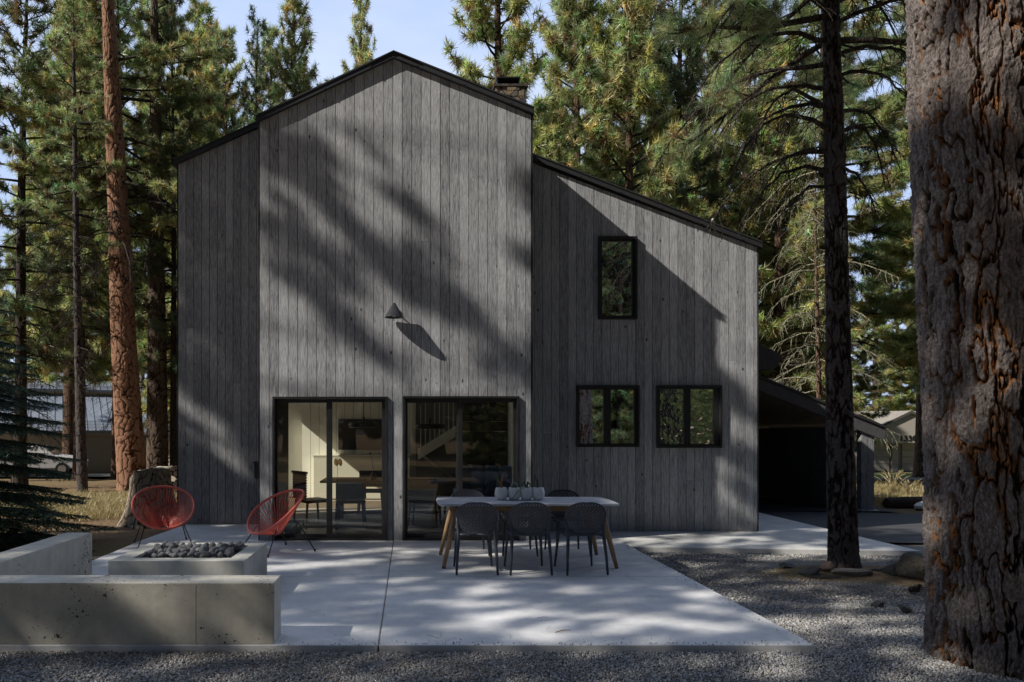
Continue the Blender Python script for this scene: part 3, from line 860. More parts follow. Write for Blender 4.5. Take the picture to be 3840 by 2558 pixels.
indoor_chair((-.98, 12.0, .012), R(8), 'dark chair with curved back at the near side of the indoor table', 0)
indoor_chair((.25, 12.1, .012), R(-10), 'dark indoor chair behind the glass left of the patio table', 0)
indoor_chair((-.75, 14.0, .012), R(180), 'dark chair on the far side of the indoor dining table', 0)
dt = empty('dining_table', (-.4, 13.0, .012), label='long wooden dining table standing on the rug inside the house', cat='table')
b = MB(); b.box(-1.15, 1.6, -.48, .48, .70, .74); b.build('table_top', M['mid_wood'], dt, bevel=.01)
for sx in (-.85, 1.3):
    b = MB(); b.box(sx - .04, sx + .04, -.35, -.27, 0, .7); b.box(sx - .04, sx + .04, .27, .35, 0, .7); b.box(sx - .04, sx + .04, -.27, .27, .1, .17); b.build('trestle', M['mid_wood'], dt)
b = MB(); b.tube([(-.85, 0, .14), (1.3, 0, .14)], .03, 8); b.build('stretcher', M['mid_wood'], dt)
sf = empty('sofa', (1.45, 14.3, 0), label='blue tufted sofa in front of the dark stone fireplace', cat='sofa')
b = MB()
for i in range(4): b.box(-.55 + i * .275, -.28 + i * .275, -.16, 0, .42, .93)
b.build('backrest', M['blue'], sf, bevel=.05)
b = MB(); b.box(-.56, .56, 0, .7, .12, .45); b.build('seat', M['blue'], sf, bevel=.05)
for sx in (-.5, .5):
    b = MB(); b.tube([(sx, .05, .12), (sx, .05, 0)], .02, 8); b.build('leg', M['dark_wood'], sf)
pp = empty('planter_pot', (px(672, 11.1), 11.15, -.004 + .006), label='celadon glazed round planter on the floor just inside the left glass door', cat='planter')
b = MB(); b.lathe([(0, 0), (.07, 0), (.13, .06), (.155, .14), (.15, .21), (.14, .215), (.135, .19), (0, .18)], 28); b.build('bowl', M['celadon'], pp, smooth=True)
# flower stem in vase on table
vs = empty('flower_vase', (px(860, 13), 12.8, .752), label='small dark vase with one thin flower stem on the indoor table', cat='vase')
b = MB(); b.lathe([(0, 0), (.05, 0), (.06, .06), (.02, .13), (.024, .16)], 16); b.build('vase', M['black_steel'], vs, smooth=True)
b = MB(); b.tube([(0, 0, .15), (-.03, 0, .35), (-.06, 0, .46)], .004, 6); b.lathe([(0, .44), (.02, .455), (.012, .48), (0, .49)], 8, (-.06, 0, 0)); b.build('flower', M['cactus'], vs)

# wall lamp
lp = empty('wall_lamp', (px(906, 10.55), YB - .165, pz(729.7, 10.55)), label='black cone wall lamp mounted above the two sliding doors', cat='wall lamp')
b = MB(); b.lathe([(.142, 0), (.017, .212), (.010, .212), (0, .213)], 40); b.lathe([(.140, .001), (.015, .20), (0, .20)], 40); b.build('lamp_shade', M['lamp'], lp, smooth=True)
b = MB(); b.tube([(0, .165, .12), (0, .135, .12)], .058, 28); b.build('wall_plate', M['lamp'], lp)
b = MB(); b.tube([(0, .14, .12), (0, .05, .12), (0, .01, .12)], .009, 10); b.build('arm', M['lamp'], lp)
b = MB(); b.lathe([(0, .10), (.035, .09), (.04, .05), (.03, .02), (0, .01)], 18); b.build('bulb', M['pot'], lp, smooth=True)

# ------------------------------------------------------------------ carport
cp = empty('carport', (0, 0, 0), label='black carport with a sloping board fascia behind the right end of the house', cat='carport')
YC = 15.8
x1c = px(2034, YC); z1c = pz(981, YC); sl_ = .40; x0c = 5.85
zz = lambda x: z1c + sl_ * (x1c - x)
b = MB(); b.prism([(x0c, zz(x0c) - .30), (x1c - .06, zz(x1c - .06) - .30), (x1c, zz(x1c) - .24), (x1c, zz(x1c) - .03), (x0c, zz(x0c) - .03)], YC, YC + .05)
b.build('fascia', M['fascia'], cp)
b = MB(); b.prism([(x0c, zz(x0c) - .03), (x1c + .03, zz(x1c + .03) - .03), (x1c + .03, zz(x1c + .03) + .02), (x0c, zz(x0c) + .02)], YC - .04, 21.8); b.build('roof', M['trim'], cp)
b = MB(); x = x0c
while x < x1c - .3:
    b.prism([(x, zz(x) - .10), (x + .14, zz(x + .14) - .10), (x + .14, zz(x + .14) - .06), (x, zz(x) - .06)], YC + .06, 21.7); x += .15
b.build('ceiling_boards', simple('carport_boards', (.45, .38, .28), .8, nz=.2, sc_=6), cp)
xp0, xp1 = px(1977, YC + .1), px(2007, YC + .1)
for k in range(2):
    b = MB(); w_ = (xp1 - xp0) / 2; b.box(xp0 + k * w_ + .003, xp0 + (k + 1) * w_ - .003, YC + .06, YC + .22, -.25, zz(xp1) - .11); b.build('post', M['siding'], cp)
b = MB(); b.box(xp0 - .05, xp1 + .06, YC - .03, YC + .5, -.4, -.12); b.build('footing', M['walk'], cp)
b = MB(); b.box(px(1962, YC + .4), xp0 + .03, YC + .5, 20.8, -.4, zz(xp1) - .1)
b.build('side_wall', M['siding'], cp)
b = MB()
xa = x0c
for (u0, u1) in ((6.2, 8.05), (8.25, 10.6)):
    for k in range(2): b.box(u0, u1, 20.8, 20.86, -.2 + k * 1.02, .80 + k * 1.02)
b.build('back_panel', simple('carport_panel', (.62, .52, .38), .8, nz=.2, sc_=6), cp)
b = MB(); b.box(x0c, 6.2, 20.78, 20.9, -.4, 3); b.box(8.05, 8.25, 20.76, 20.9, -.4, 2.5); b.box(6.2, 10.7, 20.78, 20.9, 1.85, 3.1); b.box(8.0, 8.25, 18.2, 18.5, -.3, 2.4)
b.build('frame', M['siding_in_shade'], cp)

# ------------------------------------------------------------------ concrete bench and fire pit
BH = .47
bench = MB()
bench.zprism([(-3.90, 5.535), (-1.034, 5.535), (-1.034, 5.838), (-3.60, 5.838), (-3.60, 8.24), (-3.90, 8.24)], 0, BH)
bo = bench.build('concrete_bench', M['concrete_wall'], bevel=.008, label='long low L shaped concrete seat wall around the fire pit', cat='bench')
b = MB(); b.box(px(449.5, 5.535) - .0022, px(449.5, 5.535) + .0022, 5.533, 5.540, 0, BH - .02); b.build('control_joint', M['taupe'], bo)
b = MB(); b.box(-8, -1.04, 5.55, 5.83, -.4, -.002) if False else None
pit = empty('fire_pit', (0, 0, 0), label='square concrete fire pit filled with dark round lava stones', cat='fire pit')
FX0, FX1, FY0, FY1, FH = -2.93, -1.61, 7.06, 8.20, .36; tw = .17
b = MB()
b.zprism([(FX0, FY0), (FX1, FY0), (FX1, FY0 + tw), (FX0, FY0 + tw)], 0.0, FH)
b.zprism([(FX0, FY1 - tw), (FX1, FY1 - tw), (FX1, FY1), (FX0, FY1)], 0.0, FH)
b.zprism([(FX0, FY0 + tw), (FX0 + tw, FY0 + tw), (FX0 + tw, FY1 - tw), (FX0, FY1 - tw)], 0.0, FH)
b.zprism([(FX1 - tw, FY0 + tw), (FX1, FY0 + tw), (FX1, FY1 - tw), (FX1 - tw, FY1 - tw)], 0.0, FH)
import bmesh
bo2 = b.build('basin', M['concrete_pit'], pit)
bm = bmesh.new(); bm.from_mesh(bo2.data); bmesh.ops.remove_doubles(bm, verts=bm.verts, dist=.0005)
inner = [f for f in bm.faces if len([e for e in f.edges if len(e.link_faces) > 2]) >= 2]
bm.free()
b = MB(); b.box(FX0 + tw, FX1 - tw, FY0 + tw, FY1 - tw, .0, FH - .09); b.build('pan', M['void'], pit)

def rock_mesh(name, seed, rough=.12, sub=3, sc3=(1, 1, 1), flat=0.):
    bm = bmesh.new(); bmesh.ops.create_icosphere(bm, subdivisions=sub, radius=1.)
    rg_ = np.random.default_rng(seed)
    co = np.array([v.co[:] for v in bm.verts]); off = rg_.uniform(0, 50, 3)
    d = 1 + rough * 1.6 * fbm(co[:, 0] * 1.1 + off[0], co[:, 1] * 1.1 + off[1], co[:, 2] * 1.1 + off[2], 2) + rough * .35 * fbm(co[:, 0] * 4 + off[0], co[:, 1] * 4, co[:, 2] * 4, 3)
    co = co * d[:, None]
    if flat:
        for k in range(7):
            n = rg_.normal(size=3); n /= np.linalg.norm(n); dd = co @ n; lim = rg_.uniform(.5, .8)
            ex = np.clip(dd - lim, 0, None); co = co - ex[:, None] * n[None] * flat
    co = co * np.array(sc3)
    for v, c in zip(bm.verts, co): v.co = c
    me = bpy.data.meshes.new(name); bm.to_mesh(me); bm.free()
    return me
lava_me = []
for i in range(7):
    me = rock_mesh('lava_stone', 100 + i, .16, 3, (1, RNG.uniform(.75, 1), RNG.uniform(.62, .8))); me.materials.append(M['lava']); me.polygons.foreach_set('use_smooth', [True] * len(me.polygons)); lava_me.append(me)
pl = []
rgp = random.Random(21)
def try_place(n, z0, jz, rmin, rmax, ov):
    c = 0; t = 0
    while c < n and t < 6000:
        t += 1; r = rgp.uniform(rmin, rmax)
        x = rgp.uniform(FX0 + tw + r, FX1 - tw - r); y = rgp.uniform(FY0 + tw + r * .8, FY1 - tw - r * .8)
        z = z0 + rgp.uniform(0, jz)
        if all((x - a) ** 2 + (y - b_) ** 2 + ((z - c_) * 1.2) ** 2 > (ov * (r + q)) ** 2 for a, b_, c_, q in pl):
            pl.append((x, y, z, r)); c += 1
try_place(120, FH - .055, .015, .036, .062, .84)
try_place(80, FH - .005, .03, .032, .055, .80)
for i, (x, y, z, r) in enumerate(pl):
    o = bpy.data.objects.new('lava_stone', lava_me[i % 7]); COL.objects.link(o)
    o.location = (x, y, z); o.scale = (r, r, r); o.rotation_euler = (rgp.uniform(-.4, .4), rgp.uniform(-.4, .4), rgp.uniform(0, 6.28))
    tag(o, 'dark rounded lava stone heaped in the concrete fire pit', 'stone', 'lava stones in the fire pit')

# ------------------------------------------------------------------ red cord chairs
def cord_chair(loc, rz, label):
    r = empty('cord_chair', loc, rz, label=label, cat='chair', group='red cord lounge chairs by the fire pit')
    # rim: tilted, egg shaped ring, low in front (-y), high at the back
    tilt = R(37); C0 = Vector((0, 0, .56)); a = .415
    def rim(t):
        u = math.cos(t) * a * (1 - .06 * math.sin(t)); v = math.sin(t) * (a + .03)
        curl = .03 * math.cos(2 * t)
        return C0 + Vector((u, v * math.cos(tilt) - curl * math.sin(tilt), v * math.sin(tilt) + curl * math.cos(tilt)))
    n = 72
    b = MB(); b.tube([rim(2 * math.pi * i / n) for i in range(n)], .0165, 10, closed=True)
    b.build('rim', M['red_rim'], r, smooth=True)
    A = Vector((0, .03, .235))
    def low(t): return A + Vector((math.cos(t) * .055, math.sin(t) * .045, .012 * math.sin(t)))
    b = MB(); m = 54
    for i in range(m):
        t = 2 * math.pi * (i + .5) / m
        for s_ in (-1, 1):
            p0 = rim(t + s_ * .008); p1 = low(t + s_ * .06)
            mid = (p0 + p1) / 2 + Vector((0, 0, -.008))
            b.tube([p0, mid, p1], .0030, 5, cap=False)
    b.build('cord', M['red_cord'], r)
    b = MB(); b.tube([low(2 * math.pi * i / 20) + Vector((0, 0, -.004)) for i in range(20)], .008, 6, closed=True)
    for sy in (-1, 1):
        y0 = .02 + sy * .15
        b.tube([(-.25, y0 * 1.15, .345 + (.04 if sy > 0 else -.02)), (-.13, y0 * .7, .245), (-.06, y0 * .4, .222), (.06, y0 * .4, .222), (.13, y0 * .7, .245), (.25, y0 * 1.15, .345 + (.04 if sy > 0 else -.02))], .007, 8)
    b.build('frame', M['black_steel'], r)
    for sx in (-1, 1):
        for sy in (-1, 1):
            b = MB(); top = Vector((sx * .25, (.02 + sy * .15) * 1.15, .345 + (.04 if sy > 0 else -.02))); ft = Vector((sx * .36, .02 + sy * .36, .012))
            b.tube([top, ft], .0075, 8)
            lg = b.build('leg', M['black_steel'], r)
            b = MB(); b.tube([ft + Vector((0, 0, .022)), ft + Vector((0, 0, -.011))], .014, 10); b.build('foot_cap', M['black_steel'], lg)
    return r
cord_chair((px(377, 10.35), 10.32, 0), R(24), 'red cord lounge chair in front of the tree stump')
cord_chair((-1.80, 9.78, 0), R(-48), 'red cord lounge chair in front of the left sliding door')

# ------------------------------------------------------------------ patio table
tb = empty('patio_table', (1.42, 9.03, 0), label='rectangular grey topped patio table with round splayed timber legs', cat='table')
TW, TD, TH = 1.065, .455, .758
poly = []
for (x, y) in [(-TW + .02, -TD), (TW - .02, -TD), (TW, -TD + .02), (TW + .022, -.12), (TW + .022, .12), (TW, TD - .02), (TW - .02, TD), (-TW + .02, TD), (-TW, TD - .02), (-TW - .022, .12), (-TW - .022, -.12), (-TW, -TD + .02)]: poly.append((x, y))
b = MB(); b.zprism(poly, TH - .026, TH); b.build('table_top', M['concrete_table'], tb, bevel=.004)
b = MB(); b.box(-.86, .86, -.33, -.29, TH - .10, TH - .027); b.box(-.86, .86, .29, .33, TH - .10, TH - .027); b.box(-.86, -.82, -.289, .289, TH - .10, TH - .027); b.box(.82, .86, -.289, .289, TH - .10, TH - .027)
b.build('apron', M['mid_wood'], tb)
for sx in (-1, 1):
    for sy in (-1, 1):
        b = MB(); p0 = Vector((sx * .855, sy * .35, TH - .027)); p1 = Vector((sx * 1.02, sy * .46, .012))
        b.tube([p0, p0.lerp(p1, .5), p1], [.036, .031, .023], 16)
        lg = b.build('leg', M['mid_wood'], tb, smooth=True)
        b = MB(); b.tube([p1 + Vector((0, 0, .0)), p1 - Vector((0, 0, .012))], .021, 12); b.build('foot_pad', M['black_steel'], lg)

# ------------------------------------------------------------------ plastic chairs
def shell_panel(nu, nv, fmap, margin=0, hole=.30, parity=True, maskfn=None):
    """square cells, alternate ones pierced by an octagonal hole; fmap(u,v) -> xyz"""
    V = []; Fc = []; key = {}
    def vid(u, v):
        k = (round(u, 5), round(v, 5))
        if k not in key: key[k] = len(V); V.append(fmap(u, v))
        return key[k]
    du, dv = 2 / nu, 2 / nv
    for i in range(nu):
        for j in range(nv):
            u0, v0 = -1 + i * du, -1 + j * dv; cu, cv = u0 + du / 2, v0 + dv / 2
            out = [vid(cu + a * du / 2, cv + c * dv / 2) for a, c in ((-1, -1), (0, -1), (1, -1), (1, 0), (1, 1), (0, 1), (-1, 1), (-1, 0))]
            if (i + j) % 2 == 0 and (maskfn is None or maskfn(cu, cv)):
                inn = []
                for a, c in ((-1, -1), (0, -1), (1, -1), (1, 0), (1, 1), (0, 1), (-1, 1), (-1, 0)):
                    l = math.hypot(a, c); inn.append(vid(cu + a / l * du * hole * 1.25, cv + c / l * dv * hole * 1.25))
                for k in range(8): Fc.append((out[k], out[(k + 1) % 8], inn[(k + 1) % 8], inn[k]))
            else: Fc.append(tuple(out))
    return V, Fc
def disc(u, v):
    return u * math.sqrt(max(0, 1 - v * v / 2)), v * math.sqrt(max(0, 1 - u * u / 2))
def back_pt(a, c):
    """a, c in unit disc -> local chair coordinates (backrest at -y)."""
    z = .635 + c * .175
    wd = .232 if c > 0 else .232
    wsc = 1.0 + .0 * c - (.12 * (-c) ** 1.5 if c < 0 else 0)
    x = a * wd * wsc
    y = -.235 - (z - .46) * .16 + .34 * x * x * 1.6
    return (x, y, z)
def back_map(u, v):
    a, c = disc(u, v)
    l = math.hypot(a, c)
    if l > 1e-6:        # squarer outline
        k = 1 + .10 * (abs(2 * a * c) / (l * l)) * l ** 4; a *= k; c *= k
    return back_pt(a, c)
def seat_map(u, v):
    a, c = disc(u, v); l = math.hypot(a, c)
    if l > 1e-6: k = 1 + .14 * (abs(2 * a * c) / (l * l)) * l ** 4; a *= k; c *= k
    x = a * .225 * (1 + .05 * c); y = c * .215 - .005
    return (x, y, .452 + .012 * c - .018 * max(0, 1 - (a * a + c * c)) + .008 * (a * a))
def plastic_chair(name, cat_):
    r = empty(name, (0, 0, 0), cat=cat_)
    V, Fc = shell_panel(22, 20, back_map, hole=.33, maskfn=lambda u, v: abs(u) < .91 and abs(v) < .92)
    b = MB(); b.add(V, Fc); o = b.build('backrest', M['chair'], r)
    s_ = o.modifiers.new('solid', 'SOLIDIFY'); s_.thickness = .006; s_.offset = 0
    b = MB(); b.tube([back_map(*q) for q in [(math.cos(t) / max(abs(math.cos(t)), abs(math.sin(t))), math.sin(t) / max(abs(math.cos(t)), abs(math.sin(t)))) for t in [2 * math.pi * i / 64 for i in range(64)]]], .0065, 8, closed=True)
    b.build('back_rim', M['chair'], r, smooth=True)
    V, Fc = shell_panel(14, 14, seat_map, maskfn=lambda u, v: abs(u) < .8 and abs(v) < .8)
    b = MB(); b.add(V, Fc); o = b.build('seat', M['chair'], r)
    s_ = o.modifiers.new('solid', 'SOLIDIFY'); s_.thickness = .012; s_.offset = -1
    for sx in (-1, 1):
        b = MB()   # rear leg sweeping up into the side of the backrest
        pu = back_pt(sx * .98, .05); pm = back_pt(sx * .96, -.45)
        b.tube([(sx * .232, -.315, .0), (sx * .222, -.295, .2), (sx * .208, -.262, .40), (sx * .206, -.243, .46), (pm[0], pm[1] + .0, pm[2]), (pu[0], pu[1], pu[2])],
               [.013, .0165, .021, .022, .016, .007], 12)
        b.build('leg', M['chair'], r, smooth=True)
        b = MB(); b.tube([(sx * .225, .235, 0), (sx * .21, .21, .2), (sx * .195, .185, .40), (sx * .185, .17, .445)], [.012, .015, .019, .017], 12)
        b.build('leg', M['chair'], r, smooth=True)
        b = MB(); b.tube([(sx * .206, -.245, .43), (sx * .205, -.10, .43), (sx * .195, .17, .435)], [.018, .014, .014], 10)
        b.tube([(sx * .2, -.25, .445), (sx * .10, -.24, .447), (0, -.235, .45)], [.016, .009, .006], 8)
        b.build('side_rail', M['chair'], r, smooth=True)
    return r
pc = plastic_chair('perforated_chair', 'chair')
pck = [q for q in bpy.data.objects if q.parent == pc]
G = 'perforated chairs around the patio table'
specs = [((.757, 8.47), 0, 'perforated slate chair on the near side of the table, leftmost'),
         ((1.362, 8.47), 0, 'middle perforated slate chair on the near side of the table, in front of the pots'),
         ((1.975, 8.47), 0, 'perforated slate chair on the near side of the table, rightmost'),
         ((.795, 9.62), 180, 'far side perforated chair in front of the right sliding door, behind the table left half'),
         ((1.42, 9.60), 180, 'far side perforated chair hidden behind the four white pots'),
         ((2.10, 9.62), 180, 'far side perforated chair against the dark wall, behind the table right half')]
for i, ((x, y), rz, lb) in enumerate(specs):
    c = pc if i == 0 else copy_thing(pc, pck)
    c.location = (x, y, .001); c.rotation_euler = (0, 0, R(rz + RNG.uniform(-4, 4))); c['label'] = lb; c['group'] = G

# ------------------------------------------------------------------ pots with cacti
def prickle(b, pts, rad, seed, k=7):
    b.tube(pts, rad, 8)
    rg_ = random.Random(seed)
    for i in range(46):
        u = rg_.random() * (len(pts) - 1); q = min(int(u), len(pts) - 2); p = Vector(pts[q]).lerp(Vector(pts[q + 1]), u - q)
        rr = rad[q] if hasattr(rad, '__len__') else rad
        a = rg_.uniform(0, 6.28); d = Vector((math.cos(a), math.sin(a), .5))
        e = p + d * (rr + .006); b.add([p + Vector((0, 0, .002)), p - Vector((0, 0, .002)), e], [(0, 1, 2)])
potx = [px(1152.3, 9.05), px(1182, 9.05), px(1209.8, 9.05), px(1237, 9.05)]
lbs = ['leftmost white pot with two tall red tipped cactus stems', 'white pot with a round spiny ball cactus, second from left', 'white pot with curling aloe like leaves, third from left', 'rightmost white pot with one upright jointed cactus stem']
for i, x in enumerate(potx):
    r = empty('cactus_pot', (x, 9.05, TH + .001), label=lbs[i], cat='potted cactus', group='white pots in a row on the patio table')
    b = MB(); b.lathe([(0, 0), (.045, 0), (.062, .012), (.078, .045), (.0815, .08), (.078, .115), (.066, .155), (.062, .158), (.060, .15), (.07, .11), (0, .11)], 36); b.build('pot', M['pot'], r, smooth=True)
    b = MB(); b.lathe([(.062, .139), (.03, .145), (0, .146)], 20); b.build('soil', M['soil'], r)
    b = MB()
    if i == 0:
        prickle(b, [(-.045, 0, .14), (-.04, 0, .22), (-.06, 0, .28), (-.095, 0, .34)], [.008, .009, .010, .006], 1)
        prickle(b, [(-.06, 0, .28), (-.03, 0, .24), (-.01, .01, .2)], [.006, .008, .008], 2); b.build('stem', M['cactus'], r)
        b = MB(); prickle(b, [(.01, 0, .14), (-.005, 0, .19), (-.03, 0, .25)], [.018, .018, .012], 3); prickle(b, [(0, 0, .2), (.015, 0, .27), (.028, 0, .335)], [.012, .015, .009], 4); b.build('stem', M['cactus_red'], r)
    elif i == 1:
        prof = [(0, .135)] + [(.042 * math.sin(t), .175 - .042 * math.cos(t)) for t in [math.pi * k / 10 for k in range(1, 10)]] + [(0, .217)]
        b.lathe(prof, 20); bb = b.build('ball', M['cactus'], r, smooth=True)
        b = MB(); rg_ = random.Random(5)
        for k in range(240):
            d = Vector((rg_.gauss(0, 1), rg_.gauss(0, 1), rg_.gauss(.4, 1))).normalized(); p = Vector((0, 0, .175)) + d * .041; e = p + (d + Vector((rg_.uniform(-.5, .5), rg_.uniform(-.5, .5), rg_.uniform(-.5, .5)))).normalized() * .014
            q = d.orthogonal().normalized() * .0008; b.add([p + q, p - q, e], [(0, 1, 2)])
        b.build('spines', M['pot'], bb)
    elif i == 2:
        rg_ = random.Random(6)
        for k in range(9):
            a = rg_.uniform(-1.4, 1.4) - 1.57 * (k % 2) * 2; s_ = rg_.uniform(.04, .075); hgt = rg_.uniform(.05, .10)
            b.tube([(0, 0, .14), (math.cos(a) * s_ * .4, math.sin(a) * s_ * .3, .14 + hgt), (math.cos(a) * s_, math.sin(a) * s_ * .6, .14 + hgt * .9), (math.cos(a) * s_ * 1.4, math.sin(a) * s_, .14 + hgt * .45)], [.006, .006, .005, .002], 6)
        b.tube([(.0, 0, .14), (-.015, 0, .22), (-.018, 0, .27)], [.004, .004, .002], 6)
        b.tube([(0, -.03, .15), (-.06, -.07, .155), (-.13, -.085, .10), (-.17, -.09, .04), (-.22, -.10, .006), (-.27, -.09, .006), (-.30, -.08, .012)], [.004, .004, .004, .004, .0035, .003, .003], 6)
        b.tube([(0, 0, .15), (.05, -.02, .175), (.09, -.02, .17), (.12, -.03, .16)], [.004, .004, .003, .002], 6)
        b.build('leaves', M['cactus'], r)
    else:
        prickle(b, [(-.005, 0, .14), (-.012, 0, .2), (-.025, 0, .26), (-.035, 0, .315)], [.006, .008, .009, .006], 7); prickle(b, [(.0, 0, .14), (-.004, 0, .2), (-.006, 0, .255)], [.006, .007, .006], 8)
        b.build('stem', M['cactus'], r)

# ------------------------------------------------------------------ bark trunks with modelled plates
def bark_trunk(name, path, radii, mat, parent, nu, rows, cell=.11, stretch=2.4, depth=.02, seed=0, flare=.35, wob=.03, style='plates', **kw):
    """path: list of (x,y,z) centreline, radii along it."""
    path = np.array(path, float); radii = np.array(radii, float)
    seg = np.r_[0, np.cumsum(np.linalg.norm(np.diff(path, axis=0), axis=1))]
    s = np.linspace(0, seg[-1], rows); Lh = seg[-1]
    cx = np.interp(s, seg, path[:, 0]); cy = np.interp(s, seg, path[:, 1]); cz = np.interp(s, seg, path[:, 2]); rr = np.interp(s, seg, radii)
    th = np.linspace(0, 2 * np.pi, nu, endpoint=False)
    T, S = np.meshgrid(th, s)
    Rr = rr[:, None] + 0 * T
    Rm = float(np.mean(radii))
    ncell = max(5, int(round(2 * np.pi * Rm / cell)))
    X3 = np.cos(T) * Rm; Y3 = np.sin(T) * Rm; Z3 = S
    wx = fbm(X3 * 4 + seed, Y3 * 4, Z3 * 2.2, 3, seed) ; wy = fbm(X3 * 4 + 40, Y3 * 4 + seed, Z3 * 2.2, 3, seed + 5)
    u = T / (2 * np.pi) * ncell + wx * 1.25; v = S / (cell * stretch) + wy * 1.0 + .35 * fbm(X3 * 13, Y3 * 13, Z3 * 7, 2, seed + 81)
    f1, f2, cid = worley(u, v, period=ncell, s=seed)
    edge = np.clip((f2 - f1) / (.16 + .30 * np.clip(fbm(X3 * 7, Y3 * 7, Z3 * 4, 3, seed + 61) + .5, 0, 1)), 0, 1)
    plate = 1 - (1 - edge) ** 2
    f1b, f2b, cidb = worley(u * 3 + 7, v * 3.4 + 3, period=ncell * 3, s=seed + 3)
    fl = np.clip((f2b - f1b) / .35, 0, 1)
    h = plate * (.66 + .26 * cid) + .18 * fl * plate * (cidb * .8 + .2) + .10 * fbm(X3 * 16, Y3 * 16, Z3 * 9, 3, seed + 2)
    if style == 'flaky':
        q = cell * .80
        a1 = fbm(X3 / q + .9 * wx + seed, Y3 / q + .9 * wy, Z3 / (q * 4.6) + .35 * wy, 4, seed + 31)
        wv_ = .10 + .22 * np.clip(fbm(X3 * 3, Y3 * 3, Z3 * 1.2, 3, seed + 71) + .4, 0, 1)
        fiss = np.clip(np.abs(a1) / wv_, 0, 1); fiss = fiss * fiss * (3 - 2 * fiss)
        b1 = fbm(X3 / (q * .42), Y3 / (q * .42), Z3 / (q * 1.1), 4, seed + 37)
        bb = (b1 * .5 + .5) * 8 + cidb * 1.5; ter = (np.floor(bb) + np.clip((bb - np.floor(bb)) * 3.5, 0, 1)) / 9.
        chip = np.clip((f2b - f1b) / .25, 0, 1)
        h = fiss * (.48 + .44 * ter + .16 * cidb * chip) + .07 * fbm(X3 / (q * .12), Y3 / (q * .12), Z3 / (q * .25), 3, seed + 2)
    h = np.clip(h, 0, 1.2)
    lump = wob * fbm(X3 * 1.6 / max(Rm, .1) * .4 + 3, Y3 * 1.6 / max(Rm, .1) * .4, Z3 * .9, 3, seed + 9)
    fb = flare * Rr * np.exp(-S / (.45 * max(Rm, .2) * 1.6)) * (1 + .45 * np.sin(T * 3 + seed) + .25 * np.sin(T * 5 + 1 + seed))
    rad = Rr + (h - .8) * depth + lump * Rm * 2 + fb
    V = np.stack([cx[:, None] + np.cos(T) * rad, cy[:, None] + np.sin(T) * rad, cz[:, None] + 0 * T], -1).reshape(-1, 3)
    i = np.arange(rows * nu).reshape(rows, nu); j = np.roll(i, -1, axis=1)
    Fq = np.stack([i[:-1], j[:-1], j[1:], i[1:]], -1).reshape(-1, 4)
    me = mesh_np(name, V, Fq, attrs={'h': np.clip(h, 0, 1).ravel(), 'cid': (cid * .6 + cidb * .4).ravel()})
    return link(name, me, mat, parent, smooth=True, **kw)

# ------------------------------------------------------------------ vectorised tubes and needles
class Tubes:
    def __init__(s, k=5): s.k = k; s.V = []; s.F = []; s.n = 0
    def add(s, P, r):
        P = np.asarray(P, float); n = len(P); k = s.k
        r = np.broadcast_to(np.asarray(r, float), (n,))
        t = np.gradient(P, axis=0); t /= (np.linalg.norm(t, axis=1, keepdims=True) + 1e-9)
        ref = np.array([0, 0, 1.]) if abs(t[0, 2]) < .85 else np.array([1., 0, 0])
        u = np.cross(t, ref); u /= (np.linalg.norm(u, axis=1, keepdims=True) + 1e-9); w_ = np.cross(t, u)
        a = np.arange(k) * 2 * np.pi / k
        V = P[:, None] + r[:, None, None] * (np.cos(a)[None, :, None] * u[:, None] + np.sin(a)[None, :, None] * w_[:, None])
        i = np.arange(n * k).reshape(n, k) + s.n; j = np.roll(i, -1, axis=1)
        s.F.append(np.stack([i[:-1], j[:-1], j[1:], i[1:]], -1).reshape(-1, 4)); s.V.append(V.reshape(-1, 3)); s.n += n * k
    def build(s, name, mat, parent, **k):
        if not s.V: return None
        return link(name, mesh_np(name, np.concatenate(s.V), np.concatenate(s.F)), mat, parent, **k)

def needle_tris(rg, C, D, rad, n, width, col, bias=.55, cvar=.38, tan=.10):
    """C (N,3) tuft centres, D (N,3) dirs, rad (N,), col (N,3)"""
    N = len(C)
    d = rg.normal(size=(N, n, 3)); d /= np.linalg.norm(d, axis=2, keepdims=True)
    d = d + bias * D[:, None]; d /= np.linalg.norm(d, axis=2, keepdims=True)
    ln = rad[:, None, None] * rg.uniform(.65, 1.1, (N, n, 1))
    base = C[:, None] - D[:, None] * rad[:, None, None] * rg.uniform(-.1, .55, (N, n, 1))
    tip = base + d * ln; tip[:, :, 2] -= ln[:, :, 0] * .12
    sd = np.cross(d, rg.normal(size=(N, n, 3))); sd /= (np.linalg.norm(sd, axis=2, keepdims=True) + 1e-9)
    wv = sd * width * .5
    V = np.stack([base + wv, base - wv, tip], 2).reshape(-1, 3)
    c = col[:, None] * rg.uniform(1 - cvar, 1 + cvar, (N, n, 1))
    tn = rg.random((N, n, 1)) < tan
    c = np.where(tn, np.array([.30, .19, .08]) * rg.uniform(.6, 1.1, (N, n, 1)), c)
    Cc = np.repeat(c.reshape(-1, 3), 3, axis=0)
    Fq = np.arange(len(V)).reshape(-1, 3)
    return V, Fq, Cc

PAL = {'bright': np.array([[.52, .60, .22], [.68, .68, .30], [.40, .50, .19]]),
       'mid': np.array([[.42, .52, .22], [.55, .60, .26], [.32, .42, .18]]),
       'blue': np.array([[.24, .31, .15], [.30, .36, .17], [.16, .23, .12]]),
       'belt': np.array([[.050, .075, .035], [.065, .09, .04], [.035, .055, .028]]),
       'dark': np.array([[.05, .085, .055], [.065, .105, .06], [.035, .062, .042]])}

def unit(v): return v / (np.linalg.norm(v, axis=-1, keepdims=True) + 1e-9)

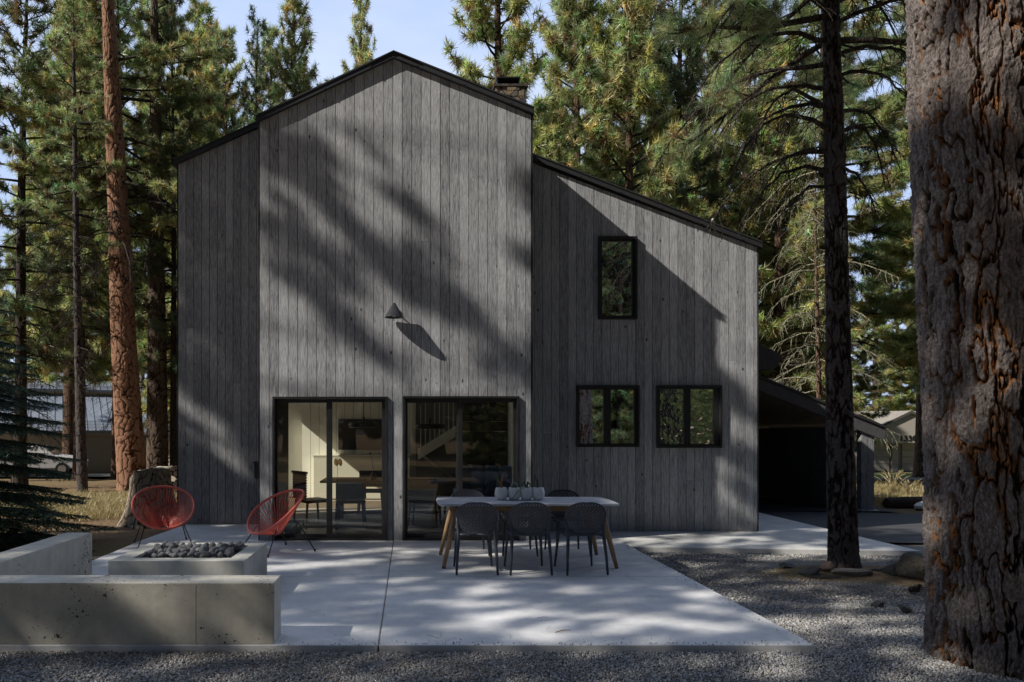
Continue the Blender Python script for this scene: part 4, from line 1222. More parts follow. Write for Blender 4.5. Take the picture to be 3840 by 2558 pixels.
def make_pine(H, R0, base_h, crown_R, nbr, seed, pal='mid', tr=.17, nn=34, wd=.012, tufts=1.0, dead=0, dead_from=2., path=None, bark='bark_far', tan=.10, detail=None, name='pine_tree', tops=True, sparse=1., azbias=None, droop=.30, twig='twig', top_frac=1., back=False):
    rg = np.random.default_rng(seed)
    root = empty(name, (0, 0, 0))
    if path is None:
        lean = rg.uniform(-.02, .02, 2)
        zz_ = np.linspace(0, H, 10); path = np.stack([lean[0] * zz_ + .04 * np.sin(zz_ * .4 + seed), lean[1] * zz_, zz_], -1)
    path = np.array(path, float)
    def axis(h): return np.array([np.interp(h, path[:, 2], path[:, 0]), np.interp(h, path[:, 2], path[:, 1]), h])
    rad_at = lambda h: max(.012, R0 * (1 - h / H) ** .75)
    if detail:
        hh = np.linspace(path[0, 2], H, 14)
        bark_trunk('trunk', [axis(h) for h in hh], [rad_at(h) for h in hh], M[bark], root, seed=seed, **detail)
    else:
        tb_ = Tubes(10); hh = np.linspace(-.5, H, 26)
        tb_.add([axis(h) for h in hh], [rad_at(max(0, h)) * (1 + .35 * math.exp(-max(h, 0) / .4)) for h in hh]); tb_.build('trunk', M[bark], root)
    br = Tubes(5); C = []; D = []; W = []; 
    def twigs(P, L, s0, live, rr):
        m = max(3, int(L * 6.3 * tufts)) if live else max(3, int(L * 6 * sparse))
        for i in range(m):
            s = s0 + (1 - s0) * (i + rg.random()) / m
            q = s * (len(P) - 1); a = int(min(q, len(P) - 2)); b_ = P[a] + (P[a + 1] - P[a]) * (q - a)
            t = unit(P[a + 1] - P[a]); side = unit(np.cross(t, np.array([0, 0, 1.]))) * (1 if rg.random() < .5 else -1)
            up = np.array([0, 0, 1.]) * rg.uniform(-.35, .5)
            d = unit(t * rg.uniform(.35, 1) + side * rg.uniform(.4, 1.1) + up)
            l = (.10 + .34 * L * .30 * (1.15 - s)) * rg.uniform(.6, 1.5) + .12
            if live:
                e1 = b_ + d * l * .55 + np.array([0, 0, -.03]) * l; e2 = b_ + d * l + np.array([0, 0, .10]) * l
                br.add([b_, e1, e2], [rr * .35 + .004, rr * .22 + .003, .003])
                C.append(e2); D.append(unit(e2 - e1)); W.append(s)
                if l > .24:
                    for _ in range(int(l / .12)):
                        f = rg.uniform(.35, .95); pp_ = b_ + (e2 - b_) * f + rg.normal(size=3) * .07; C.append(pp_); D.append(unit(d + rg.normal(size=3) * .5)); W.append(s)
            else:
                pts = [b_]; dd = d * 1.; step = l * 1.3 / 4; p_ = b_.copy()
                for k in range(4):
                    dd = unit(dd + np.array([0, 0, -.28]) + rg.normal(size=3) * .22); p_ = p_ + dd * step; pts.append(p_)
                    if rg.random() < .55:
                        e = unit(dd + rg.normal(size=3) * .6 + np.array([0, 0, -.3])); br.add([p_, p_ + e * step * .8 + rg.normal(size=3) * .02, p_ + e * step * 1.5 + np.array([0, 0, -.06]) * step * 5], [.0045, .0035, .002])
                br.add(pts, [.008, .007, .006, .004, .0025])
    for i in range(nbr):
        t = ((i + rg.random()) / nbr) ** 1.05 * top_frac
        h = base_h + (H - base_h) * t * .985
        prof = (1 - t) ** .72 * min(1, .55 + t * 3.2)
        L = crown_R * prof * rg.uniform(.65, 1.18) + .22
        az = i * 2.399 + rg.uniform(-.5, .5)
        if azbias is not None and rg.random() < azbias[1]: az = azbias[0] + rg.normal() * .6
        if back and math.sin(az) < .1 and abs(math.cos(az)) < .93: az = -az
        el = -.18 + 1.0 * t + rg.uniform(-.14, .14)
        d = np.array([math.cos(az) * math.cos(el), math.sin(az) * math.cos(el), math.sin(el)])
        s = np.linspace(0, 1, 7); side = unit(np.cross(d, np.array([0, 0, 1.])))
        P = axis(h)[None] + d[None] * L * s[:, None]
        P[:, 2] += L * (-droop * (1 - t) * s ** 2 + .30 * s ** 3.2); P += side[None] * (L * .10 * np.sin(s * 5 + rg.uniform(0, 6)))[:, None] * rg.uniform(-1, 1)
        rb = min(rad_at(h) * .45, .012 + .013 * L)
        br.add(P, rb * (1 - s * .8) + .003)
        twigs(P, L, .30 if L > 1 else .1, True, rb)
        C.append(P[-1]); D.append(unit(P[-1] - P[-2])); W.append(1.)
    for i in range(dead):
        h = dead_from + (base_h + .12 * (H - base_h) - dead_from) * (i + rg.random()) / dead
        L = crown_R * rg.uniform(.35, .95); az = i * 2.399 + rg.uniform(-.6, .6); el = rg.uniform(-.05, .35)
        d = np.array([math.cos(az) * math.cos(el), math.sin(az) * math.cos(el), math.sin(el)]); s = np.linspace(0, 1, 7)
        P = axis(h)[None] + d[None] * L * s[:, None]; P[:, 2] -= L * .55 * s ** 2.2; P += rg.normal(size=P.shape) * .03 * s[:, None]
        rb = .010 + .008 * L; br.add(P, rb * (1 - s * .75) + .002); twigs(P, L, .12, False, rb)
    if tops:
        for k in range(10):
            C.append(axis(H - .12 * k)); D.append(np.array([0, 0, 1.])); W.append(.9)
    br.build('branches', M[twig], root)
    C = np.array(C); D = np.array(D); W = np.array(W); N = len(C)
    p = PAL[pal]; c = p[rg.integers(0, len(p), N)] * rg.uniform(.75, 1.3, (N, 1))
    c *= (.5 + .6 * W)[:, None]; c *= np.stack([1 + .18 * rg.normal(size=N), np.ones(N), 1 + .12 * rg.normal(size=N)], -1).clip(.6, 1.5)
    tt = rg.random(N) < .10; c[tt] = np.array([.28, .16, .07]) * rg.uniform(.6, 1.1, (tt.sum(), 1))
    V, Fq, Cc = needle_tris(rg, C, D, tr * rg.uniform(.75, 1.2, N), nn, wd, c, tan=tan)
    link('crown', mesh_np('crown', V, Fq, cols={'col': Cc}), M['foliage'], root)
    return root, [q for q in bpy.data.objects if q.parent == root]

def put(proto, kids, x, y, rz=0., s=1., label=None, group=None, cat='tree', first=False, z=None, sz=None):
    c = proto if first else copy_thing(proto, kids)
    c.location = (x, y, (gzf(x, y) if z is None else z) - .03); c.rotation_euler = (0, 0, rz); c.scale = (s, s, s if sz is None else sz)
    tag(c, label, cat, group); return c

protos = {}
protos['bright'] = make_pine(15.5, .24, 3.2, 2.5, 96, 11, 'bright', tr=.27, nn=40, wd=.026, tan=.12)
protos['bright2'] = make_pine(13.0, .20, 2.0, 2.1, 88, 12, 'bright', tr=.26, nn=40, wd=.025, tan=.16)
protos['mid'] = make_pine(17.0, .26, 4.2, 2.6, 84, 13, 'mid', tr=.27, nn=38, wd=.026, dead=16, dead_from=2.)
protos['dark'] = make_pine(15.0, .17, 3.6, 1.9, 66, 14, 'blue', tr=.25, nn=36, wd=.024, dead=34, dead_from=1.6, bark='bark_far_dark', sparse=1.3)
protos['spire'] = make_pine(11.0, .10, 1.6, .95, 60, 15, 'blue', tr=.18, nn=34, wd=.020, bark='bark_far_dark', droop=.1)
protos['tall'] = make_pine(22.0, .36, 7.0, 3.3, 90, 16, 'mid', tr=.30, nn=38, wd=.028, dead=20, dead_from=4, bark='bark_far')
protos['low'] = make_pine(6.5, .10, .3, 1.6, 64, 17, 'mid', tr=.22, nn=38, wd=.024, bark='bark_far_dark')
protos['belt'] = make_pine(30., .40, 1.5, 4.6, 110, 18, 'belt', tr=.42, nn=30, wd=.07, tufts=.5, name='pine_tree')  # dark dense crown shaped to cut sky and bounced light on the facade
used = set()
def tree(kind, x, y, rz=0., s=1., label=None, group=None, sz=None):
    p, k = protos[kind]; f = kind not in used; used.add(kind)
    return put(p, k, x, y, rz, s, label, group, first=f, sz=sz)
def at(xd, Y): return px(xd, Y), Y
def top_s(yd, Y, x, H): return (pz(yd, Y) - gzf(x, Y)) / H

# trees one can single out
def T(kind, xd, Y, topd, H, label, rz=0., wid=None):
    x = px(xd, Y); s = top_s(topd, Y, x, H)
    return tree(kind, x, Y, rz, wid or s, label, sz=s)
T('spire', 583, 27, 40, 11.0, 'slender dark pine spire rising behind the left slope of the black roof', wid=1.15)
T('bright2', 690, 29, -30, 13.0, 'tall pale green pine behind the roof, left of the blue sky gap', .6, wid=1.05)
T('bright2', 836, 33, -25, 13.0, 'narrow pine with open branches behind the roof, just left of the ridge', 2.0, wid=.85)
T('bright', 1150, 23, -330, 15.5, 'large bright green pine filling the sky right behind the stone chimney', 1.0, wid=1.12)
T('bright2', 1275, 21.5, 250, 13., 'shorter yellow green pine behind the top of the right wing roof', 3., wid=.7)
T('bright2', 1455, 23, -160, 13., 'pale green pine behind the middle of the right wing roof', 1.7, wid=1.15)
T('dark', 1552, 25, -260, 15., 'pine with straight black trunk above the right wing roof slope', .4, wid=1.15)
T('mid', 1380, 31, -230, 17., 'pine standing between the bright pine and the dark trunked pines', 2.2)
T('bright', 1712, 28, -60, 15.5, 'pine behind the low end of the right wing roof, near the vent pipe', 4.)
T('tall', 1893, 30, -400, 22., 'tall pine with reddish trunk seen above the carport fascia', .4)
T('tall', 2128, 38, -300, 22., 'pine with red brown trunk close to the left edge of the huge bark trunk', 2.4)
T('bright', 2215, 26, -150, 15.5, 'yellow green pine whose boughs fill the gap beside the huge bark trunk', 2.6)
T('bright2', 1800, 24, 120, 13., 'pale pine right of the house corner above the carport', 1.2)
T('dark', 401, 26.5, -80, 15., 'thin dark trunk tree close to the left edge of the house', 2.9, wid=.8)
T('dark', 42, 26, -180, 15., 'dark pine with a straight trunk near the left edge, behind the fir', .9)
T('mid', 520, 30, 60, 17., 'green pine behind the left wing of the house', 1.1, wid=.95)
T('bright2', 440, 33, 120, 13., 'pale green pine behind the grey barked trunk', 3.3)
T('mid', 277, 36, -60, 17., 'pine standing behind the red barked trunk by the grey metal roof', 4.1)
T('bright', 160, 40, 0, 15.5, 'sunlit pine above the neighbouring metal roof', 5.)
T('mid', 640, 37, 60, 17., 'pine far behind the left roof slope of the black house', 2.)
T('dark', 770, 40, 190, 15., 'distant dark pine just peeking over the black roof', 2.7)
T('bright', 2010, 62, 560, 15.5, 'far pale pine rising behind the taupe garage building, left of its gable', 3.)
T('bright2', 2120, 61, 620, 13., 'far pale pine rising behind the taupe garage building, right of its gable', 1.)
T('bright2', 1935, 36, 640, 13., 'pale bushy pine right behind the low end of the carport roof', 4., wid=.9)
T('bright', 1330, 29, -180, 15.5, 'full pale green pine between the chimney pine and the right wing roof', 5., wid=1.15)
T('bright', 1620, 31, -120, 15.5, 'full yellow green pine over the lower half of the right wing roof', 2.4, wid=1.15)
T('bright', 1500, 34, -150, 15.5, 'pale green pine seen through the gap over the middle of the right wing roof', .8, wid=1.1)
T('bright', 95, 53, 150, 15.5, 'full pale green pine above the left part of the neighbouring metal roof', 2.8, wid=1.15)
T('bright', 235, 54, 200, 15.5, 'full pale green pine between the thin dark trunk and the red barked trunk', .3, wid=1.15)
T('bright2', 480, 36, 60, 13., 'pale green pine rising just left of the left wing roof', 5.3, wid=1.1)
T('bright', 184, 34, -160, 15.5, 'full pale green pine rising directly behind the thin dark trunk', 1.8, wid=1.2)
T('bright', 352, 40, -150, 15.5, 'full pale green pine rising directly behind the grey brown trunk', 4.4, wid=1.3)
T('bright2', 468, 31, 20, 13., 'full pale green pine hidden low down by the left edge of the black house', 2.2, wid=1.2)
# background rows
rgt = random.Random(77)
GB = 'pines in the crowded forest behind the houses'
LB = 'tall pine in the crowded forest rows behind the houses'
for (Y0, xa, xb, st) in ((42, -30, 34, 3.3), (52, -40, 48, 3.8), (66, -52, 64, 4.6)):
    x = xa
    while x < xb:
        xx = x + rgt.uniform(-1, 1); yy = Y0 + rgt.uniform(-3.5, 3.5)
        u = xx / yy
        tall = rgt.uniform(.62, 1.15)
        if -.30 < u < .13: tall *= .62         # leaves the sky gap open above the ridge
        tall *= (1 if Y0 < 60 else 1.15)
        if not (xx < -14 and rgt.random() < .45) and not (-27 < xx < -9 and yy < 50) and not (18 < xx < 40 and yy < 58):
            k = rgt.choice(['bright', 'mid', 'mid', 'tall', 'bright2', 'dark'])
            if -.30 < u < .13: k = rgt.choice(['bright2', 'low', 'mid'])
            tree(k, xx, yy, rgt.uniform(0, 6.3), tall, LB, GB)
        x += st * rgt.uniform(1.1, 1.9)
for (xd, Y, s) in ((1790, 30, 1.1), (1850, 34, 1.2), (1650, 33, 1.2), (1500, 30, 1.2), (560, 34, 1.2)):
    tree('low', px(xd, Y), Y, rgt.uniform(0, 6), s, 'short bushy young pine in the understorey between the trunks', 'young understorey pines')
for (xd, Y, k, sc__) in ((1330, 36, 'bright', 1.), (1600, 36, 'mid', 1.1), (1760, 38, 'tall', .9), (2200, 33, 'mid', 1.), (2290, 28, 'bright', 1.), (1450, 41, 'tall', .9), (-70, 33, 'mid', 1.)):
    tree(k, px(xd, Y), Y, rgt.uniform(0, 6), sc__, LB, GB)
# trees on the camera side: mirrored in the windows
GR = 'unseen pines on the near side made tall and dark to block sky light'
for i in range(44):  # unseen belt, made tall and dark to block sky light from the facade
    x = -30 + 66 * ((i * .618) % 1); y = -17 - 12 * ((i * .414 + .1) % 1)
    if x < 9 and abs((x - 10) * -.38 + (y + 12) * .92) < 4.5: continue
    tree('belt', x, y, rgt.uniform(0, 6), rgt.uniform(.9, 1.2), 'unseen pine on the near side, made tall and dark to keep sky light off the facade', GR)
for i in range(12):
    tree(['bright', 'bright2', 'mid'][i % 3], 5.5 + i * 1.3, -17 - 4.5 * ((i * .618) % 1), i * 2.1, .95, 'sunlit pine on the near side of the terrace, mirrored in the right wing windows', 'sunlit pines mirrored in the right wing windows')
for i in range(16):
    tree('low', 3.5 + i * .95, -9 - 2.4 * (i % 4), i, 1.15, 'young pine on the near side of the terrace, mirrored in the glass', 'young pines mirrored in the windows')
# shade trees off the left side

# ---- the big red trunk, the grey trunk, dark trunks on the left
def big_pine(path_px, Y, r, seed, bark, label, crown, **kw):
    x0, y0 = path_px[0]
    bx, bz = px(x0, Y), gzf(px(x0, Y), Y)
    pth = [(0, 0, -.15)] + [(px(a, Y) - bx, 0, pz(b_, Y) - bz) for a, b_ in path_px[1:]]
    H = kw.pop('H'); e = pth[-1]; p_ = pth[-2]; k = (H - e[2]) / (e[2] - p_[2])
    pth.append((e[0] + (e[0] - p_[0]) * k, 0, H))
    pth[0] = (pth[0][0], 0, -.15)
    root, kids = make_pine(H, r, seed=seed, bark=bark, path=pth, **kw)
    root.location = (bx, Y, bz); tag(root, label, 'tree'); return root
big_pine([(306, 1125), (285, 800), (268, 400), (248, 0)], 25.2, .50, 31, 'bark_red', 'huge leaning pine with red plated bark beside the stump, left of the house', None,
         H=24, base_h=9.4, crown_R=4.8, nbr=54, pal='bright', back=True, azbias=(2.9, .45), tr=.29, nn=34, wd=.026, tufts=.85, dead=22, dead_from=7.5,
         detail=dict(nu=150, rows=900, cell=.125, stretch=3.3, depth=.035, wob=.02, flare=.30))
big_pine([(362, 1110), (361, 800), (358, 400), (355, 0)], 26.5, .40, 33, 'bark_grey', 'straight grey brown pine trunk right behind the red barked pine', None,
         H=22, base_h=9.6, crown_R=3.6, nbr=44, back=True, pal='mid', tr=.27, nn=32, wd=.026, tufts=.8, dead=20, dead_from=6.0,
         detail=dict(nu=120, rows=700, cell=.105, stretch=3.2, depth=.028, wob=.02, flare=.25))
big_pine([(190, 1117), (178, 700), (173, 400), (168, 0)], 24, .17, 35, 'bark_black', 'thin dark pine trunk with many bare dead twigs in front of the metal roof', None,
         H=17, base_h=8.2, crown_R=1.8, nbr=26, pal='mid', tr=.21, nn=32, wd=.018, dead=46, dead_from=3.4, sparse=1.5,
         detail=dict(nu=60, rows=400, cell=.09, stretch=2.4, depth=.02, flare=.3))
# ---- the dark pine by the walk with drooping dead limbs and live boughs high over the roof
YD = 9.0
root, kids = make_pine(13., .17, 6.4, 3.0, 34, 41, 'mid', tr=.21, nn=80, wd=.0055, tufts=1.15, dead=0, path=[(0, 0, -.1), (-.06, 0, 2), (-.10, 0, 4.5), (-.17, 0, 7.2), (-.2, 0, 13)], bark='bark_black',
                       detail=dict(nu=160, rows=1100, cell=.05, stretch=2.2, depth=.026, wob=.03, flare=.22, style='flaky'), azbias=(3.5, .45), droop=.55)
bx = px(1940, YD); root.location = (bx, YD, gzf(bx, YD)); tag(root, 'dark trunked pine with arching bare limbs growing from the gravel by the side walk', 'tree')
rg = np.random.default_rng(5); dl = Tubes(6)
def dead_limb(h, az, L, rise, seed_):
    d = np.array([math.cos(az), math.sin(az), 0.]); s = np.linspace(0, 1, 12)
    P = np.array([-.17 * min(1, h / 7.2), 0, h])[None] + d[None] * L * (s ** .9)[:, None]
    P[:, 2] += rise * L * np.sin(np.pi * np.minimum(s * 1.05, 1) * .62) - L * .62 * s ** 2.6
    P += rg.normal(size=P.shape) * .012
    dl.add(P, (.021 + .004 * L) * (1 - s * .85) + .002)
    m = int(13 * L)
    for i in range(m):
        q = (.10 + .9 * rg.random()) * 10.9; a = int(q); b_ = P[a] + (P[a + 1] - P[a]) * (q - a); t = unit(P[a + 1] - P[a])
        sd = unit(np.cross(t, np.array([0, 0, 1.]))) * rg.choice([-1, 1]); dd = unit(t * rg.uniform(.3, 1) + sd * rg.uniform(.15, .9) + np.array([0, 0, rg.uniform(-.6, .25)]))
        l = rg.uniform(.25, .85) * (1.15 - q / 14); p_ = b_.copy(); pts = [p_]
        for k in range(7):
            dd = unit(dd + np.array([0, 0, -.22]) + rg.normal(size=3) * .16); p_ = p_ + dd * l / 6; pts.append(p_)
            if rg.random() < .5 and k > 0:
                e = unit(dd + rg.normal(size=3) * .55); f_ = l * rg.uniform(.12, .34); p2 = p_ + e * f_ * .5; p3 = p2 + unit(e + np.array([0, 0, -.6])) * f_ * .6
                dl.add([p_, p2, p3], [.0032, .0028, .0018])
        dl.add(pts, np.linspace(.0065, .002, 8))
for (yd, side, L, rise) in ((30, -1, 2.4, .12), (95, -1, 2.0, .08), (150, -1, 2.3, .12), (205, -1, 1.5, .14), (245, -1, 1.2, .1), (270, -1, 1.6, .22), (305, -1, 1.9, .12), (355, -1, 1.0, .1), (400, -1, 1.3, .1), (60, 1, 1.5, .15), (130, 1, 1.6, .22), (180, 1, 1.1, .2), (255, 1, 1.2, .15), (320, 1, 1.5, .38), (390, 1, .8, .1), (10, 1, 1.8, .3), (345, -1, 1.5, .05), (430, -1, .7, .05)):
    az = (math.pi + rg.uniform(-.55, .75)) if side < 0 else rg.uniform(-.7, .7)
    dead_limb(pz(yd, YD) - gzf(bx, YD), az, L, rise, 0)
dl.build('dead_limbs', M['twig'], root)

# ---- the huge foreground trunk at the right edge
YG = 5.3
gx, gy = px(2288, YG), YG
hero = empty('foreground_pine', (gx, gy, -.12), label='enormous foreground pine trunk with grey flaking bark and orange furrows at the right edge', cat='tree')
bark_trunk('trunk', [(.045, 0, -.1), (.035, 0, .8), (-.005, 0, 2.2), (-.08, 0, 4.2), (-.12, 0, 6.5), (-.14, 0, 12)], [.455, .445, .45, .46, .455, .40], M['bark_giant'], hero, nu=800, rows=2000, cell=.072, stretch=2.1, depth=.062, seed=51, flare=.03, wob=.025, style='flaky')
hb = Tubes(6)
for i in range(12):
    az = i * 2.4; h = 8.2 + i * .3; d = np.array([math.cos(az), math.sin(az), .2]); s = np.linspace(0, 1, 6)
    hb.add(np.array([-.13, 0, h])[None] + d[None] * 2.6 * s[:, None] + np.array([0, 0, -.6])[None] * (s ** 2)[:, None], .05 * (1 - s * .8) + .005)
hb.build('branches', M['twig'], hero)

# ---- stump
YS = 13.7
st = empty('tree_stump', (px(345, YS), YS, gzf(0, YS)), label='weathered tree stump with jagged sawn top behind the left red chair', cat='stump')
def stump():
    nu, rows = 300, 260
    th = np.linspace(0, 2 * np.pi, nu, endpoint=False); s = np.linspace(0, 1, rows); T_, S_ = np.meshgrid(th, s)
    topz = lambda x, y: 1.05 + .025 * fbm(x * 7, y * 7, o=4) - 1.1 * np.clip(-x - .14 + .15 * y, 0, .4) + .03 * np.sin(x * 9)
    Hh = topz(np.cos(T_) * .36, np.sin(T_) * .36)
    r = .355 + .20 * (1 - S_) ** 2.2 + .06 * np.sin(T_ * 4 + 1) * (1 - S_) ** 1.2 + .03 * np.sin(T_ * 7) * (1 - S_)
    X3, Y3, Z3 = np.cos(T_) * .4, np.sin(T_) * .4, S_ * 1.05
    u = T_ / (2 * np.pi) * 26 + 1.1 * fbm(X3 * 6, Y3 * 6, Z3 * 3, 3); v = Z3 / .34 + .9 * fbm(X3 * 5 + 9, Y3 * 5, Z3 * 3, 3)
    f1, f2, cid = worley(u, v, period=26, s=3); h = np.clip((f2 - f1) / .3, 0, 1); h = (1 - (1 - h) ** 2) * (.7 + .3 * cid) + .15 * fbm(X3 * 20, Y3 * 20, Z3 * 8, 3)
    r = r + (h - .7) * .035
    V = np.stack([np.cos(T_) * r, np.sin(T_) * r, S_ * Hh], -1).reshape(-1, 3)
    i = np.arange(rows * nu).reshape(rows, nu); j = np.roll(i, -1, axis=1)
    Fq = np.stack([i[:-1], j[:-1], j[1:], i[1:]], -1).reshape(-1, 4)
    link('bark', mesh_np('bark', V, Fq, attrs={'h': np.clip(h, 0, 1).ravel(), 'cid': cid.ravel()}), M['bark_stump'], st, smooth=True)
    ring = V.reshape(rows, nu, 3)[-1]
    VV = []; 
    for k in range(14):
        f_ = 1 - k / 14; q = ring.copy(); q[:, :2] *= f_; q[:, 2] = ring[:, 2] if k == 0 else topz(q[:, 0], q[:, 1]) + .012 * fbm(q[:, 0] * 30, q[:, 1] * 30, o=3); VV.append(q)
    VV = np.array(VV).reshape(-1, 3); i = np.arange(14 * nu).reshape(14, nu); j = np.roll(i, -1, axis=1)
    link('cut_top', mesh_np('cut_top', VV, np.stack([i[:-1], j[:-1], j[1:], i[1:]], -1).reshape(-1, 4)), M['cutwood'], st, smooth=True)
stump()

# ---- dark fir at the left edge
def fir(x, y, H, Rb, seed):
    rg = np.random.default_rng(seed); root = empty('fir_tree', (x, y, gzf(x, y)), label='dark green fir with layered drooping boughs at the left edge behind the seat wall', cat='tree')
    tb_ = Tubes(10); z = np.linspace(-.1, H, 14); tb_.add(np.stack([0 * z, 0 * z, z], -1), .09 * (1 - z / H) ** .8 + .008); tb_.build('trunk', M['bark_far_dark'], root)
    br = Tubes(4); C = []; D = []
    lv = 21
    for a in range(lv):
        h = .22 + (H - .3) * (a / lv) ** 1.02; nb_ = 7
        for k in range(nb_):
            az = k * 2 * math.pi / nb_ + a * .7 + rg.uniform(-.2, .2); L = Rb * (1 - h / H) ** .85 * rg.uniform(.75, 1.1) + .08
            d = np.array([math.cos(az), math.sin(az), 0]); s = np.linspace(0, 1, 9)
            P = np.array([0, 0, h + rg.uniform(-.05, .05)])[None] + d[None] * L * s[:, None]; P[:, 2] += L * (.06 * s - .34 * s ** 2 + .16 * s ** 3)
            br.add(P, .011 * (1 - s * .8) + .002); side = unit(np.cross(d, np.array([0, 0, 1.])))
            m = int(L * 17)
            for i in range(m):
                q = (.12 + .88 * i / m); b_ = np.array([np.interp(q * 8, np.arange(9), P[:, c]) for c in range(3)])
                for sg in (-1, 1):
                    l = L * .36 * (1.12 - q) * rg.uniform(.7, 1.2) + .05; dd = unit(d * .75 + side * sg * .8 + np.array([0, 0, rg.uniform(-.22, .02)]))
                    e = b_ + dd * l; e[2] -= l * .18; br.add([b_, (b_ + e) / 2 + np.array([0, 0, .01]), e], [.004, .003, .0015])
                    nt = max(1, int(l / .045))
                    for t in range(nt):
                        f_ = (t + 1) / nt; C.append(b_ + (e - b_) * f_ + rg.normal(size=3) * .008); D.append(dd)
            C.append(P[-1]); D.append(d)
    br.build('branches', M['twig'], root)
    C = np.array(C); D = np.array(D); N = len(C); c = PAL['dark'][rg.integers(0, 3, N)] * rg.uniform(1.2, 2.6, (N, 1)) * np.array([.9, 1.05, 1.15])
    V, Fq, Cc = needle_tris(rg, C, D, np.full(N, .046) * rg.uniform(.8, 1.2, N), 9, .008, c, bias=.9, tan=.01)
    link('crown', mesh_np('crown', V, Fq, cols={'col': Cc}), M['fir'], root)
fir(px(-95, 10.6), 10.6, 4.7, 2.1, 61)

# dead lichen covered tree right of the house
root, kids = make_pine(9.5, .09, 9.0, 2.1, 4, 71, 'bright', tr=.15, nn=10, wd=.01, dead=46, dead_from=2.2, bark='bark_far', sparse=1.5, twig='twig_pale', name='dead_pine', tops=False)
root.location = (px(1885, 19), 19, gzf(9, 19)); tag(root, 'bare dead pine with pale lichen covered twigs above the carport roof', 'tree')

# ------------------------------------------------------------------ crowns that shade the facade and the terrace
sdir = np.array(SUN[:])
rs = np.random.default_rng(99)
SH = []
def ell(x, y, e):
    cx_, cy_, rx, ry, an = e; a = math.radians(an); dx, dy = x - cx_, y - cy_
    u = dx * math.cos(a) + dy * math.sin(a); v = -dx * math.sin(a) + dy * math.cos(a)
    return np.exp(-((u / rx) ** 2 + (v / ry) ** 2) ** 1.5)
def strokes(x, y, S):
    r = np.zeros_like(x)
    for pts, wdt, st_ in S:
        for (xa, ya), (xb, yb) in zip(pts, pts[1:]):
            L2 = (xb - xa) ** 2 + (yb - ya) ** 2; t = np.clip(((x - xa) * (xb - xa) + (y - ya) * (yb - ya)) / L2, 0, 1)
            d = np.hypot(x - xa - t * (xb - xa), y - ya - t * (yb - ya)); r = np.maximum(r, st_ * np.exp(-(d / wdt) ** 4))
    return r
def shade(P, dens, prob, t0=17., t1=25.):
    keep = rs.random(len(P)) < prob
    P = P[keep]; t = rs.uniform(t0, t1, len(P)); SH.append(P + sdir[None] * t[:, None])
DEN = 75.
# bay facade; mask in the coordinates of the facade study crop
n_ = int(28 * .302 * DEN)
X = rs.uniform(-2.25, 1.8, n_); Zz = rs.uniform(0, 7.2, n_)
dx = 942 + X * F / YB; dy = 987 - (Zz - CAMH) * F / YB; u = (dx - 392.3) / .5473; v = (dy - 92) / .5473
S = strokes(u, v, [([(370, 420), (480, 470), (590, 560)], 95, .95), ([(420, 560), (560, 590), (700, 720), (880, 900), (1050, 1010)], 42, .9),
                   ([(820, 440), (930, 560), (1010, 700), (1110, 900)], 50, .8), ([(1050, 1010), (1200, 1140), (1350, 1300), (1500, 1370)], 75, .95),
                   ([(390, 690), (500, 850), (620, 1020)], 95, .9), ([(560, 820), (740, 1000), (900, 1120), (1080, 1240)], 85, .85), ([(620, 1020), (800, 1260), (960, 1400)], 60, .75), ([(380, 330), (430, 350)], 50, .35), ([(960, 880), (1090, 960)], 40, .8)])
S = np.clip(S * .86, 0, 1)
for e in [(470, 1180, 75, 190, -18), (560, 1330, 60, 90, -20), (700, 1390, 50, 60, 0), (430, 1400, 60, 70, 0), (1180, 1420, 110, 40, 20), (620, 690, 80, 35, 45), (760, 640, 70, 60, 45), (660, 830, 90, 30, 50), (720, 1080, 80, 26, 40), (900, 800, 60, 25, 45), (1040, 1250, 230, 140, 40)]: S = S * (1 - np.clip((1.05 if e[2] < 150 else 1.2) * ell(u, v, e), 0, .96))
shade(np.stack([X, np.full(n_, YB), Zz], -1), DEN, S)
# left wing
n_ = int(2.1 * 7.2 * .302 * DEN * 1.2)
X = rs.uniform(-4.3, -2.1, n_); Zz = rs.uniform(0, 7.2, n_); dx = 942 + X * F / YL; dy = 987 - (Zz - CAMH) * F / YL; u = (dx - 392.3) / .5473; v = (dy - 92) / .5473
S = np.full(n_, .95)
for e in [(245, 580, 45, 130, -18), (100, 930, 90, 50, 50), (150, 1290, 120, 28, 55), (240, 1400, 120, 26, 55), (100, 1380, 80, 22, 60), (300, 1060, 80, 30, 55), (200, 1010, 80, 24, 50), (180, 1600, 160, 22, 50), (120, 1700, 120, 20, 50), (260, 1750, 120, 18, 55), (150, 1850, 120, 16, 50), (90, 1980, 90, 16, 60)]: S = S * (1 - .9 * ell(u, v, e))
shade(np.stack([X, np.full(n_, YL), Zz], -1), DEN, S)
# right end strip of the right wing
n_ = int(.8 * 3.6 * .302 * DEN)
X = rs.uniform(5., 5.85, n_); Zz = rs.uniform(0, 3.6, n_); dx = 942 + X * F / YR; dy = 987 - (Zz - CAMH) * F / YR
S = strokes(dx, dy, [([(1640, 870), (1700, 930), (1750, 980)], 28, .8), ([(1650, 1010), (1700, 1090), (1750, 1150)], 26, .75)])
shade(np.stack([X, np.full(n_, YR), Zz], -1), DEN, S)
